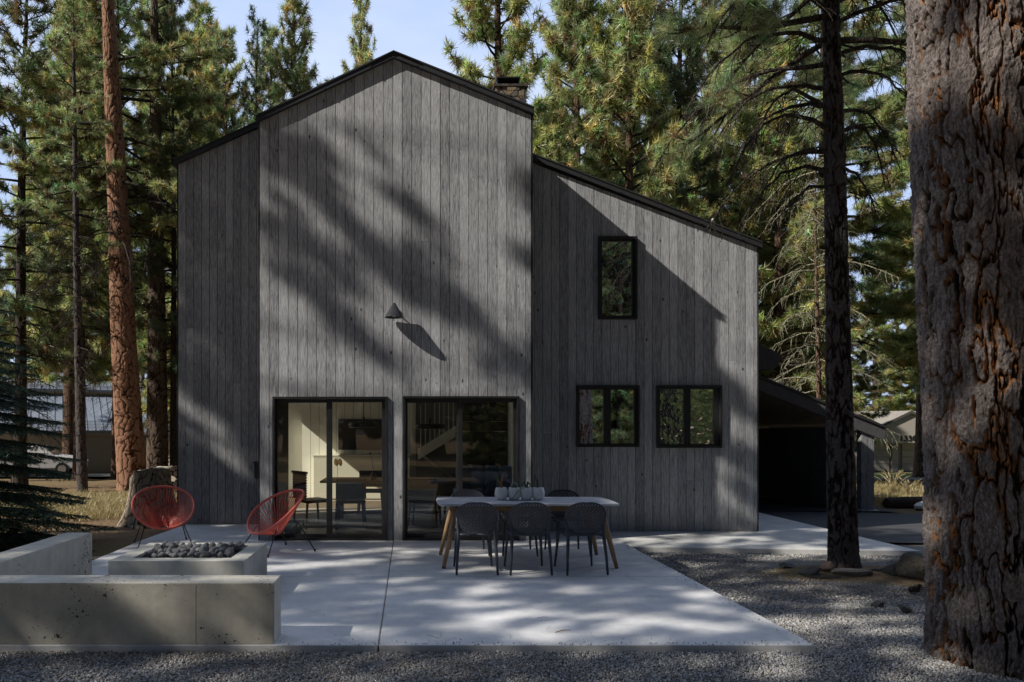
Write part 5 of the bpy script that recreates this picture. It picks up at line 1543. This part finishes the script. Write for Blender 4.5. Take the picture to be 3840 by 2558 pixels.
# ground: terrace, walk, gravel
n_ = int(13.5 * 8.6 * .609 * DEN * .8)
X = rs.uniform(-5., 8.5, n_); Y = rs.uniform(4.2, 12.8, n_)
dx = 942 + X * F / Y; dy = 987 + CAMH * F / Y
S = np.full(n_, .97)
spots = []
for (a, b_, rx, ry) in [(640, 250, 75, 14), (690, 298, 95, 17), (870, 280, 110, 30), (830, 350, 115, 26), (970, 215, 80, 17), (1230, 320, 150, 36), (1430, 325, 100, 22), (1400, 275, 70, 18), (1080, 350, 80, 16), (340, 335, 60, 14), (1600, 310, 90, 30), (1560, 400, 90, 34),
                     (200, 98, 170, 13), (180, 137, 180, 16), (300, 120, 90, 10), (690, 98, 160, 12), (900, 80, 130, 14), (760, 150, 90, 8), (480, 95, 70, 8),
                     (1200, 52, 160, 16), (1420, 45, 130, 18), (1650, 80, 200, 22), (1930, 100, 120, 12), (1300, 125, 70, 10), (1500, 190, 60, 8), (1800, 290, 120, 24), (1950, 330, 100, 18), (1760, 225, 90, 9), (1700, 250, 80, 12), (300, 460, 120, 16), (1950, 450, 70, 20)]:
    spots.append(((1000 + a * 1.2065) * .613, (1950 + b_ * 1.2065) * .613, rx * .74, ry * .74, 0))
spots += [(645, 1478, 85, 34, 0), (430, 1485, 70, 26, 0), (150, 1480, 60, 24, 0), (1150, 1440, 140, 16, 0), (547, 1335, 190, 42, 0), (690, 1445, 60, 20, 0), (483, 1247, 70, 14, 0), (1650, 1370, 120, 26, 0), (1850, 1440, 130, 26, 0), (1750, 1500, 120, 18, 0), (300, 1290, 60, 20, 0), (500, 1212, 110, 9, 0), (560, 1228, 90, 8, 0), (260, 1262, 50, 14, -20), (450, 1245, 60, 6, 0)]
for e in spots: S = S * (1 - .95 * ell(dx, dy, e))
far_ = (dy < 1215) & (X > -2); S[far_] = .35
S[(X > 3.1) & (Y < 10.2)] *= .72; S[Y < 5.5] *= .66
Xf = X - 2.43 * (Y - YB); S[(Y > 10.7) & (Xf > -2.3) & (Xf < 1.9)] = 0
shade(np.stack([X, Y, np.zeros(n_)], -1), DEN, S)
# fire pit top and seat wall tops a little
# dark pine and huge trunk
n_ = int(.8 * 8 * .3 * DEN * 2.); X = rs.uniform(4.8, 5.7, n_); Zz = rs.uniform(0, 8, n_); shade(np.stack([X, np.full(n_, YD), Zz], -1), DEN, np.full(n_, .66), 15, 21)
n_ = int(1.5 * 6 * .5 * DEN); X = rs.uniform(3.4, 4.9, n_); Zz = rs.uniform(0, 6, n_)
S = np.full(n_, .12)
for e in ((3.7, 2.9, .5, .7, 0), (4.3, 4.2, .7, .5, 20), (3.9, 1.2, .4, .3, 0), (4.4, 2.2, .4, .4, 0)): S = S * (1 - .95 * ell(X, Zz, e))
shade(np.stack([X, np.full(n_, YG - .3), Zz], -1), DEN, S, 15, 21)
# fir at the left edge stays dark
n_ = 110; X = rs.uniform(-8, -4.4, n_); Zz = rs.uniform(0, 4.5, n_); shade(np.stack([X, np.full(n_, 10.2), Zz], -1), DEN, np.full(n_, .8), 12, 17)

SH = np.concatenate(SH)
trunks = [(-20.5, 6.9), (-19.5, -6.5)]
which = np.where(SH[:, 1] > 0.5, 0, 1)
for k, (tx, ty) in enumerate(trunks):
    root = empty('shade_pine', (tx, ty, -.1), label=['tall pine left of the terrace whose boughs dapple the facade', 'tall pine left of the camera whose boughs dapple the terrace'][k], cat='tree')
    pts = SH[which == k] - np.array([tx, ty, -.1])
    tb_ = Tubes(10); z = np.linspace(-.3, 25, 20); tb_.add(np.stack([0 * z, 0 * z, z], -1), .32 * (1 - z / 25.5) ** .7 + .01); tb_.build('trunk', M['bark_red'] if 0 else M['bark_far'], root)
    br = Tubes(4)
    # group the boughs: nearest cluster centres get a limb, tufts hang on thin twigs from it
    ids = rs.permutation(len(pts))[:70]; cen = pts[ids]
    dist = np.linalg.norm(pts[:, None] - cen[None], axis=2); own = dist.argmin(1)
    for c in range(len(cen)):
        e = cen[c]; h0 = max(3., e[2] - .25 * np.hypot(e[0], e[1])); s = np.linspace(0, 1, 7); P = np.array([0, 0, h0])[None] * (1 - s)[:, None] + e[None] * s[:, None]; P[:, 2] += .4 * np.sin(np.pi * s)
        br.add(P, .028 * (1 - s * .8) + .004)
        for q in np.where(own == c)[0]:
            if dist[q, c] > .02: br.add([e, (e + pts[q]) / 2 + rs.normal(size=3) * .03, pts[q]], [.006, .005, .003])
    br.build('branches', M['twig'], root)
    N = len(pts); D = unit(rs.normal(size=(N, 3)))
    V, Fq, Cc = needle_tris(rs, pts, D, np.full(N, .25), 46, .046, PAL['mid'][rs.integers(0, 3, N)])
    link('crown', mesh_np('crown', V, Fq, cols={'col': Cc}), M['foliage'], root)

# ------------------------------------------------------------------ neighbouring houses
YN = 41.5
nb_ = empty('metal_roof_house', (px(150, YN), YN, gzf(0, YN) + .12), R(26), label='beige neighbouring house with blue grey standing seam roof on the left', cat='house')
def seam_roof(x0, x1, y0, z0, y1, z1, parent, step=.42, name='roof'):
    b = MB(); b.add([(x0, y0, z0), (x1, y0, z0), (x1, y1, z1), (x0, y1, z1), (x0, y0, z0 - .16), (x1, y0, z0 - .16), (x1, y1, z1 - .16), (x0, y1, z1 - .16)],
                    [(0, 1, 2, 3), (7, 6, 5, 4), (0, 4, 5, 1), (1, 5, 6, 2), (2, 6, 7, 3), (3, 7, 4, 0)])
    x = x0
    ny, nz = -(z1 - z0), (y1 - y0); l = math.hypot(ny, nz); ny /= l; nz /= l
    while x < x1:
        w_ = .012
        vs = [(x - w_, y0, z0), (x + w_, y0, z0), (x + w_, y1, z1), (x - w_, y1, z1)]; up = [(a, b2 + ny * .045, c + nz * .045) for a, b2, c in vs]
        b.add(vs + up, [(4, 5, 6, 7), (0, 1, 5, 4), (3, 0, 4, 7), (2, 6, 5, 1)]); x += step
    for k in range(3):
        f_ = .05 + .06 * k; yy, zz_ = y0 + (y1 - y0) * f_, z0 + (z1 - z0) * f_; b.box(x0, x1, yy - .02 + ny * .05, yy + .02 + ny * .05, zz_ + .045, zz_ + .075)
    return b.build(name, M['roof_metal'], parent)
def lap_wall(x0, x1, y, z0, z1, parent, mat='beige', opens=()):
    b = MB(); b.box(x0, x1, y, y + .15, z0, z1); z = z0
    while z < z1 - .05:
        xs = [(x0, x1)]
        for (a, c, t) in opens:
            if z < t: xs = [(x0, a), (c, x1)]
        for xa, xb in xs:
            if xb > xa: b.add([(xa, y - .005, z + .2), (xb, y - .005, z + .2), (xb, y - .035, z), (xa, y - .035, z)], [(3, 2, 1, 0)])
        z += .2
    return b.build('wall', M[mat], parent)
lap_wall(-7, 10.5, 0, -.3, 2.42, nb_, opens=((1.2, 4.1, 2.05),))
b = MB(); b.box(-7, -6.85, .15, 9, -.3, 2.42); b.box(10.35, 10.5, .15, 9, -.3, 2.42); b.box(-6.85, 10.35, 8.9, 9.05, -.3, 5); b.build('side_wall', M['beige'], nb_)
b = MB()
for r_ in range(4):
    for c_ in range(4): b.box(1.25 + c_ * .70, 1.25 + c_ * .70 + .64, -.05, -.03, .06 + r_ * .5, .50 + r_ * .5)
b.box(1.15, 4.15, -.03, -.006, .0, 2.05)
b.build('garage_door', M['beige_door'], nb_)
b = MB(); b.box(-7.6, 11, -.75, .02, 2.36, 2.42); b.build('soffit', M['beige_dark'], nb_)
seam_roof(-7.7, 11.1, -.8, 2.45, 6.4, 5.3, nb_)
seam_roof(-5.5, 4.6, 4.6, 5.05, 8.2, 6.3, nb_, name='upper_roof')
b = MB(); b.box(-5.2, 4.3, 5.0, 8.0, 4.2, 5.06); b.build('clerestory_wall', M['beige'], nb_)
b = MB(); b.tube([(-3.2, 3.2, 3.9), (-3.2, 3.2, 4.9)], .07, 10); b.tube([(-3.2, 3.2, 4.9), (-3.2, 3.2, 5.0)], .11, 10); b.tube([(-3.2, 3.2, 3.9), (-3.2, 3.2, 4.2)], .13, 10); b.build('flue_pipe', M['light_metal'], nb_)
# second beige block visible right behind the grey trunk
b2 = empty('beige_annex', (px(408, 34), 34, gzf(0, 34)), R(8), label='small beige annex with metal eave between the thin trunk and the black house', cat='building')
lap_wall(-1.3, 2.6, 0, -.3, 2.3, b2); seam_roof(-1.7, 3, -.6, 2.3, 2.4, 3.1, b2)
b = MB(); b.box(-1.3, 2.6, .15, 2.2, -.3, 2.3); b.build('body', M['beige'], b2)
# firewood stack by the annex
RG = random.Random(3)
fw = empty('firewood_stack', (px(410, 24), 24, gzf(0, 24)), label='low stack of split firewood against the left corner of the house', cat='firewood')
for i in range(5):
    for j in range(5):
        b = MB(); r_ = RG.uniform(.07, .1); b.tube([(i * .19 - .3 + (j % 2) * .09, -.2, .1 + j * .17), (i * .19 - .3 + (j % 2) * .09, .25, .1 + j * .17)], r_, 7); b.build('log', M['cutwood' if RG.random() < .4 else 'log'], fw)

YH = 50.
h2 = empty('taupe_house', (px(2078, YH), YH, gzf(20, YH) + .05), 0, label='taupe garage building with front gable and house number 13308', cat='building')
k_ = YH / F
gb = MB(); hb_ = (1088 - 1023) * k_; gp = (1088 - 955) * k_
gb.prism([(-3.3, hb_), (3.3, hb_), (3.3, gp - 1.55), (0, gp), (-3.3, gp - 1.55)], -.6, -.45)
x = -3.3
gb.build('gable_front', M['taupe'], h2)
b = MB(); b.prism([(-3.6, gp - 1.75), (0, gp - .02), (3.6, gp - 1.75), (3.6, gp - 1.58), (0, gp + .16), (-3.6, gp - 1.58)], -.75, 5); b.build('gable_roof', M['shingle'], h2)
b = MB(); b.add([(-9, -.2, gp - 1.5), (9, -.2, gp - 1.5), (9, 4.5, gp + .25), (-9, 4.5, gp + .25)], [(0, 1, 2, 3)]); b.build('main_roof', M['shingle'], h2)
b = MB(); b.box(-9, 9, .1, .3, -.3, hb_ + 1.0); b.build('wall', M['taupe_dark'], h2)
b = MB(); b.box(-3.3, 3.3, -.55, .05, hb_ - .08, hb_ - .002); b.build('fascia_band', M['taupe_dark'], h2)
b = MB(); b.box(-.85, -.45, -.1, .09, -.1, hb_ - .1); b.build('post', M['taupe'], h2)
for (xa, xb) in ((-3.9, -1.0), (-.1, 3.6)):
    b = MB()
    for r_ in range(4): b.box(xa, xb, .02, .09, .02 + r_ * .48, .47 + r_ * .48)
    b.build('garage_door', M['taupe'], h2)
cu = bpy.data.curves.new('house_number', 'FONT'); cu.body = '13308'; cu.size = .52; cu.extrude = .02; cu.align_x = 'CENTER'; cu.space_character = 1.15; cu.offset = .012
to = bpy.data.objects.new('tmp_text', cu); COL.objects.link(to)
me = bpy.data.meshes.new_from_object(to.evaluated_get(bpy.context.evaluated_depsgraph_get())); bpy.data.objects.remove(to)
no = link('house_number', me, None, h2); me.materials.clear(); me.materials.append(M['bronze_text'])
no.rotation_euler = (R(90), 0, 0); no.location = (0, -.625, (1088 - 1018.5) * k_)

# parked white car beyond the fir
car = empty('parked_car', (px(88, 37.5), 37.5, gzf(0, 37.5) + .16), R(12), label='white parked car half hidden by the fir in front of the beige garage', cat='car')
b = MB()
prof = [(-2.2, .35), (-2.25, .75), (-2.1, .98), (-1.7, 1.02), (-1.05, 1.48), (.35, 1.5), (1.0, 1.03), (1.9, .92), (2.2, .72), (2.22, .35)]
n = len(prof); vs = []
for (yy, ins) in ((-.86, 0.), (-.80, 0.), (.80, 0.), (.86, 0.)):
    for (a, c) in prof:
        tap = .12 if c > 1.1 else 0.; vs.append((a, yy * (1 - tap), c))
fs = [tuple(range(n - 1, -1, -1)), tuple(range(3 * n, 4 * n))]
for k in range(3):
    for i in range(n): fs.append((k * n + i, k * n + (i + 1) % n, (k + 1) * n + (i + 1) % n, (k + 1) * n + i))
b.add(vs, fs); b.build('body', M['car_paint'], car, bevel=.05)
b = MB()
for sy in (-1, 1):
    y_ = sy * .80; b.add([(-1.5, y_ * .99 + sy * .06, 1.08), (.78, y_ * .99 + sy * .06, 1.08), (.28, y_ * .90 + sy * .05, 1.40), (-1.0, y_ * .90 + sy * .05, 1.40)], [(0, 1, 2, 3)])
b.add([(.95, -.68, 1.09), (.95, .68, 1.09), (.42, .62, 1.46), (.42, -.62, 1.46)], [(0, 1, 2, 3)])
b.add([(-1.62, -.68, 1.1), (-1.62, .68, 1.1), (-1.14, .62, 1.44), (-1.14, -.62, 1.44)], [(0, 1, 2, 3)])
b.build('windows', M['glass_car'], car)
for sx in (-1.35, 1.35):
    for sy in (-1, 1):
        b = MB(); b.tube([(sx, sy * .68, .33), (sx, sy * .89, .33)], .33, 22); wl_ = b.build('wheel', M['tyre'], car)
        b = MB(); b.tube([(sx, sy * .88, .33), (sx, sy * .905, .33)], .20, 16); b.build('rim', M['light_metal'], wl_)
for sy in (-1, 1):
    b = MB(); b.box(2.16, 2.235, sy * .75 - .12, sy * .75 + .12, .62, .74); b.build('headlight', M['pot'], car, bevel=.01)

# ------------------------------------------------------------------ gravel, rocks, litter, grasses
def gravel():
    rg = np.random.default_rng(3); P = []; Sz = []
    def fill(n, x0, x1, y0, y1, s0, s1, keep):
        x = rg.uniform(x0, x1, n); y = rg.uniform(y0, y1, n); m = keep(x, y); x, y = x[m], y[m]
        P.append(np.stack([x, y, gz(x, y)], -1)); Sz.append(rg.uniform(s0, s1, len(x)))
    out = lambda x, y: ~((x > PX0 - .01) & (x < PX1 + .012) & (y > PY0 - .012))
    fill(60000, -4.6, 5.6, 4.55, 5.52, .006, .0155, out)
    mound = lambda x, y: (np.exp(-(((x - 5.3) / 1.2) ** 2 + ((y - 8.7) / .5) ** 2)) + np.exp(-(((x - 6.7) / 1.3) ** 2 + ((y - 8.2) / .7) ** 2)))
    fill(34000, 3.1, 6.4, 5.4, 7.2, .007, .016, lambda x, y: out(x, y))
    fill(26000, 3.1, 8.2, 7.2, 10.5, .008, .018, lambda x, y: out(x, y) & (y < 10.47 - (x - 3.1) * .095) & (rg.random(len(x)) > 1.15 * mound(x, y)))
    xs_ = np.concatenate([rg.uniform(-1, 3.09, 260), 3.09 - rg.exponential(.05, 160)]); ys_ = np.concatenate([5.52 + rg.exponential(.035, 260), rg.uniform(5.55, 10.3, 160)])
    P.append(np.stack([xs_, ys_, 0 * xs_], -1)); Sz.append(rg.uniform(.003, .009, 420))
    P_ = np.concatenate(P); S_ = np.concatenate(Sz); n = len(P_)
    o = np.array([[1, 0, 0], [-1, 0, 0], [0, 1, 0], [0, -1, 0], [0, 0, 1], [0, 0, -1]], float)
    f = np.array([[0, 2, 4], [2, 1, 4], [1, 3, 4], [3, 0, 4], [2, 0, 5], [1, 2, 5], [3, 1, 5], [0, 3, 5]])
    q = rg.normal(size=(n, 3, 3)); q, _ = np.linalg.qr(q)
    v = o[None] * rg.uniform(.6, 1.25, (n, 6, 1)); v = v * np.array([1, .85, .65])[None, None]; v = np.einsum('nij,nkj->nki', q, v) * S_[:, None, None]
    v = v + (P_ + np.stack([0 * S_, 0 * S_, S_ * .3 + rg.uniform(0, .008, n)], -1))[:, None]
    Ff = (f[None] + (np.arange(n) * 6)[:, None, None]).reshape(-1, 3)
    base = np.array([[.42, .42, .43], [.56, .54, .51], [.28, .28, .29], [.72, .68, .60], [.52, .42, .32]])[rg.choice(5, n, p=[.34, .27, .24, .09, .06])] * rg.uniform(.7, 1.35, (n, 1))
    link('gravel', mesh_np('gravel', v.reshape(-1, 3), Ff, cols={'col': np.repeat(base, 6, 0)}), M['gravel'], label='loose grey crushed gravel around the terrace', cat='gravel', kind='stuff')
gravel()

def litter():
    rg = np.random.default_rng(8); V = []; 
    def strew(n, x0, x1, y0, y1, keep, L=.13, dz=.02):
        x = rg.uniform(x0, x1, n); y = rg.uniform(y0, y1, n); cl = fbm(x * 1.3, y * 1.3, o=3, s=4); m = keep(x, y) & (cl + rg.uniform(-.5, .5, n) > .05); x, y = x[m], y[m]; k = len(x)
        a = rg.uniform(0, 6.28, k); l = L * rg.uniform(.5, 1.2, k); z = gz(x, y) + dz + rg.uniform(0, .012, k)
        d = np.stack([np.cos(a), np.sin(a), rg.uniform(-.08, .12, k)], -1); s = np.stack([-np.sin(a), np.cos(a), 0 * a], -1) * .0013
        c = np.stack([x, y, z], -1); V.append(np.stack([c - s, c + s, c + d * l[:, None] + s * .6, c + d * l[:, None] - s * .6], 1))
    strew(5200, -4.6, 6, 4.5, 5.5, lambda x, y: y < 5.5)
    strew(9000, 3.12, 8, 5.3, 10, lambda x, y: (y < 9.9))
    strew(5000, 4, 8, 7.4, 9.6, lambda x, y: (y < 9.9), .14, .03)
    gz_keep = gz
    globals()['gz'] = lambda x, y: np.zeros_like(x)
    strew(900, -1, 3.05, 5.54, 10.5, lambda x, y: rg.random(len(x)) < np.exp(-(y - 5.5) / 1.2) + .12, .11, .002)
    globals()['gz'] = gz_keep
    Vv = np.concatenate(V); n = len(Vv)
    c = np.array([[.24, .16, .10], [.32, .24, .16], [.16, .11, .075]])[rg.integers(0, 3, n)] * rg.uniform(.7, 1.3, (n, 1))
    link('needle_litter', mesh_np('needle_litter', Vv.reshape(-1, 3), np.arange(n * 4).reshape(-1, 4), cols={'col': np.repeat(c, 4, 0)}), M['grass'], label='fallen dry pine needles scattered over the gravel', cat='pine needles', kind='stuff')
litter()

def grass(name, label, areas, seed, cols, hmin, hmax):
    rg = np.random.default_rng(seed); VV = []; CC = []
    for (cx_, cy_, rx, ry, n, hs) in areas:
        a = rg.uniform(0, 6.28, n); r = np.sqrt(rg.random(n)); x = cx_ + rx * r * np.cos(a); y = cy_ + ry * r * np.sin(a)
        m = fbm(x * 1.1, y * 1.1, o=3, s=seed) > rg.uniform(-.6, .25, n); x, y = x[m], y[m]; k = len(x)
        z = gz(x, y) - .02; h = rg.uniform(hmin, hmax, k) * hs; az = rg.uniform(0, 6.28, k); ln = rg.uniform(.2, .9, k) * h
        b0 = np.stack([x, y, z], -1); s = np.stack([-np.sin(az), np.cos(az), 0 * az], -1) * .006
        mid = b0 + np.stack([np.cos(az) * ln * .3, np.sin(az) * ln * .3, h * .65], -1); tip = b0 + np.stack([np.cos(az) * ln, np.sin(az) * ln, h * rg.uniform(.7, 1, k)], -1)
        VV.append(np.stack([b0 - s, b0 + s, mid + s * .8, mid - s * .8, mid - s * .8, mid + s * .8, tip + s * .15, tip - s * .15], 1))
        CC.append(cols[rg.integers(0, len(cols), k)] * rg.uniform(.7, 1.3, (k, 1)))
    V = np.concatenate(VV); C = np.concatenate(CC); n = len(V)
    link(name, mesh_np(name, V.reshape(-1, 3), np.arange(n * 8).reshape(-1, 4), cols={'col': np.repeat(C, 8, 0)}), M['grass'], label=label, cat='grass', kind='stuff')
DRY = np.array([[.50, .40, .20], [.58, .48, .26], [.42, .33, .17], [.30, .27, .10]])
grass('dry_grass', 'straw coloured grass on the forest floor beside the stump', [(-6.9, 16.5, 2.0, 2.4, 9000, 1.), (-9.2, 17.5, 2.4, 2.2, 7000, .9), (-7.5, 20, 4, 2.5, 7000, 1.1), (-11, 15, 2, 3, 2500, .8), (-5.4, 16.5, .8, 2.5, 1600, 1.)], 1, DRY, .08, .26)
grass('straw_grass', 'pale dry grass in the sun beyond the driveway', [(13.4, 19.5, 2.6, 2.4, 9000, 1.), (12.8, 23, 2.3, 2.5, 8000, 1.3), (16, 25, 3, 4, 9000, 1.4), (13, 17.6, 1.6, .8, 1500, .6), (16, 20, 3, 3, 5000, 1.)], 2, DRY * 1.1, .10, .34)
def tall_clump(x, y, n, h, label, seed):
    rg = np.random.default_rng(seed); t = Tubes(3)
    for i in range(n):
        az = rg.uniform(0, 6.28); l = rg.uniform(.1, .5) * h; hh = h * rg.uniform(.7, 1.); s = np.linspace(0, 1, 6)
        P = np.stack([math.cos(az) * l * s ** 2, math.sin(az) * l * s ** 2, hh * (s - .18 * s ** 4)], -1) + rg.normal(size=3) * np.array([.06, .06, 0]); t.add(P, [.006, .006, .005, .007, .012, .003])
    o = t.build('grass_clump', M['mid_wood'], None, label=label, cat='grass clump'); o.data.materials.clear(); o.data.materials.append(simple('straw', (.55, .45, .25), .8)); o.location = (x, y, gzf(x, y))
tall_clump(px(2052, 21), 21, 26, 1.05, 'tall feathery dry grass clump upright beside the carport post', 1)
tall_clump(px(2092, 20), 20, 22, .8, 'arching dry grass clump right of the upright one', 2)

def rock(name, loc, sc3, seed, mat, label, rz=0., flat=1., tilt=(0, 0), cat='rock', group=None):
    me = rock_mesh(name, seed, .18, 4, (1, 1, 1), flat); o = link(name, me, mat, None, smooth=False, label=label, cat=cat, group=group)
    o.location = loc; o.scale = sc3; o.rotation_euler = (tilt[0], tilt[1], rz); return o
def gp_(xd, Y): x = px(xd, Y); return x, Y, gzf(x, Y)
x, y, z = gp_(1862, 8.62); rock('flat_rock', (x, y, z + .045), (.16, .14, .075), 1, M['rock'], 'grey slab stone left of the dark pine base, beside the long pale one', .2, 1.2)
x, y, z = gp_(1808, 9.1); rock('flat_rock', (x, y, z + .03), (.15, .10, .045), 2, M['rock'], 'small flat stone farthest left in the row by the dark pine', .6, 1.2)
x, y, z = gp_(1957, 8.5); rock('flat_rock', (x, y, z + .06), (.24, .10, .065), 3, M['rock'], 'long pale flat stone leaning at the front of the dark pine base', -.15, 1.3)
x, y, z = gp_(1905, 8.38); rock('flat_rock', (x, y, z + .025), (.20, .07, .028), 4, M['boulder'], 'thin dark stone lying in front of the long pale stone', -.2, 1.3)
x, y, z = gp_(1902, 8.75); rock('red_rock', (x, y, z + .07), (.10, .09, .085), 5, m_rock('reddish_rock', (.10, .065, .055), (.22, .16, .14)), 'reddish knobbly stone touching the left foot of the dark pine', 1., .8)
x, y, z = gp_(2010, 8.75); rock('flat_rock', (x, y, z + .035), (.20, .10, .035), 6, M['boulder'], 'dark flat stone right of the dark pine base', .3, 1.3)
x, y, z = gp_(2118, 8.35); rock('boulder', (x, y, z + .10), (.29, .25, .20), 7, M['boulder'], 'rough brown boulder beside the huge trunk', .3, .7, cat='boulder')
x, y, z = gp_(2068, 8.6); rock('boulder', (x, y, z + .04), (.26, .22, .15), 8, M['boulder'], 'low half buried brown boulder left of the big boulder', .9, .7, cat='boulder')
x, y, z = gp_(2082, 6.75); rock('small_rock', (x, y, z + .04), (.06, .05, .055), 9, M['rock'], 'pale angular stone lying on the gravel left of the huge trunk', .4, 1.1)
x, y, z = gp_(2015, 7.0); rock('small_rock', (x, y, z + .025), (.085, .06, .045), 10, M['rock'], 'dull flat topped stone on the gravel, left of the pale angular one', 1.4, 1.2)
x, y, z = gp_(2112, 16.9)
b = MB(); b.tube([(-.55, 0, .1), (-.2, .02, .12), (.25, -.02, .13), (.62, 0, .11)], [.13, .15, .15, .12], 14); o = b.build('fallen_log', M['log'], label='short dark log lying in the dry grass right of the carport post', cat='log'); o.location = (px(2095, 16.9), 16.9, gzf(0, 16.9)); o.rotation_euler = (0, 0, -.1)
rock('dark_rock', (px(2050, 17.3), 17.3, gzf(0, 17.3) + .09), (.25, .2, .16), 12, M['log'], 'dark lump of rock left of the short log', .3, .7)
rock('white_rock', (px(2125, 16.3), 16.3, gzf(0, 16.3) + .08), (.22, .18, .12), 13, M['pot'], 'small whitish rock in front of the short log', .3, .9)
rock('stepping_stone', (px(398, 9.9) - .12, 10.6, gzf(0, 10) + .02), (.22, .15, .03), 14, M['rock'], 'flat stone half sunk in the needles at the left edge of the terrace', .3, 1.2).location = (px(330, 9.9) - .6, 9.9, gzf(0, 9.9) + .015)

def pine_cone(x, y, z, rz, tl, label):
    r = MB(); N = 70
    for i in range(N):
        t = i / N; h = t * .085; rr = .032 * math.sin(math.pi * min(1, .12 + t * .9)) + .004; a = i * 2.399
        c, s = math.cos(a), math.sin(a); p = Vector((c * rr * .5, s * rr * .5, h)); e = Vector((c * (rr + .012), s * (rr + .012), h + .010)); w_ = Vector((-s, c, 0)) * .009
        r.add([p - w_ * .5, p + w_ * .5, e + w_ * .6, e + Vector((c, s, .4)) * .006, e - w_ * .6], [(0, 1, 2, 3, 4)])
    r.lathe([(.002, 0), (.014, .01), (.016, .04), (.006, .08)], 8)
    o = r.build('pine_cone', M['log'], label=label, cat='pine cone'); o.location = (x, y, z); o.rotation_euler = (tl, .3, rz)
x, y, z = gp_(2088, 7.55); pine_cone(x, y, z + .05, .4, 1.3, 'open pine cone on the needles, left one of two')
x, y, z = gp_(2108, 7.45); pine_cone(x, y, z + .05, 1.4, .5, 'open pine cone on the needles, right one of two')
# curled leaf and twigs on the slab
def twig(pts, r, label, mat='mid_wood', nm='fallen_twig'):
    b = MB(); b.tube(pts, r, 5); b.build(nm, M[mat], label=label, cat='twig')
x, y = px(1290, 5.85), 5.85
twig([(x - .05, y, .006), (x, y + .02, .012), (x + .03, y + .05, .01), (x + .09, y + .06, .007)], [.003, .005, .004, .002], 'curled brown bark flake on the sunlit front slab')
x, y = px(990, 5.75), 5.75
twig([(x - .03, y + .04, .004), (x, y, .005), (x + .06, y - .05, .004)], [.0015, .0015, .0015], 'bent pine needle twig near the front edge of the slab')
x, y = px(1245, 6.3), 6.3
twig([(x - .04, y, .004), (x + .02, y + .03, .006), (x + .06, y + .02, .004)], [.0015, .0015, .001], 'small curved twig on the slab behind the sun patches')
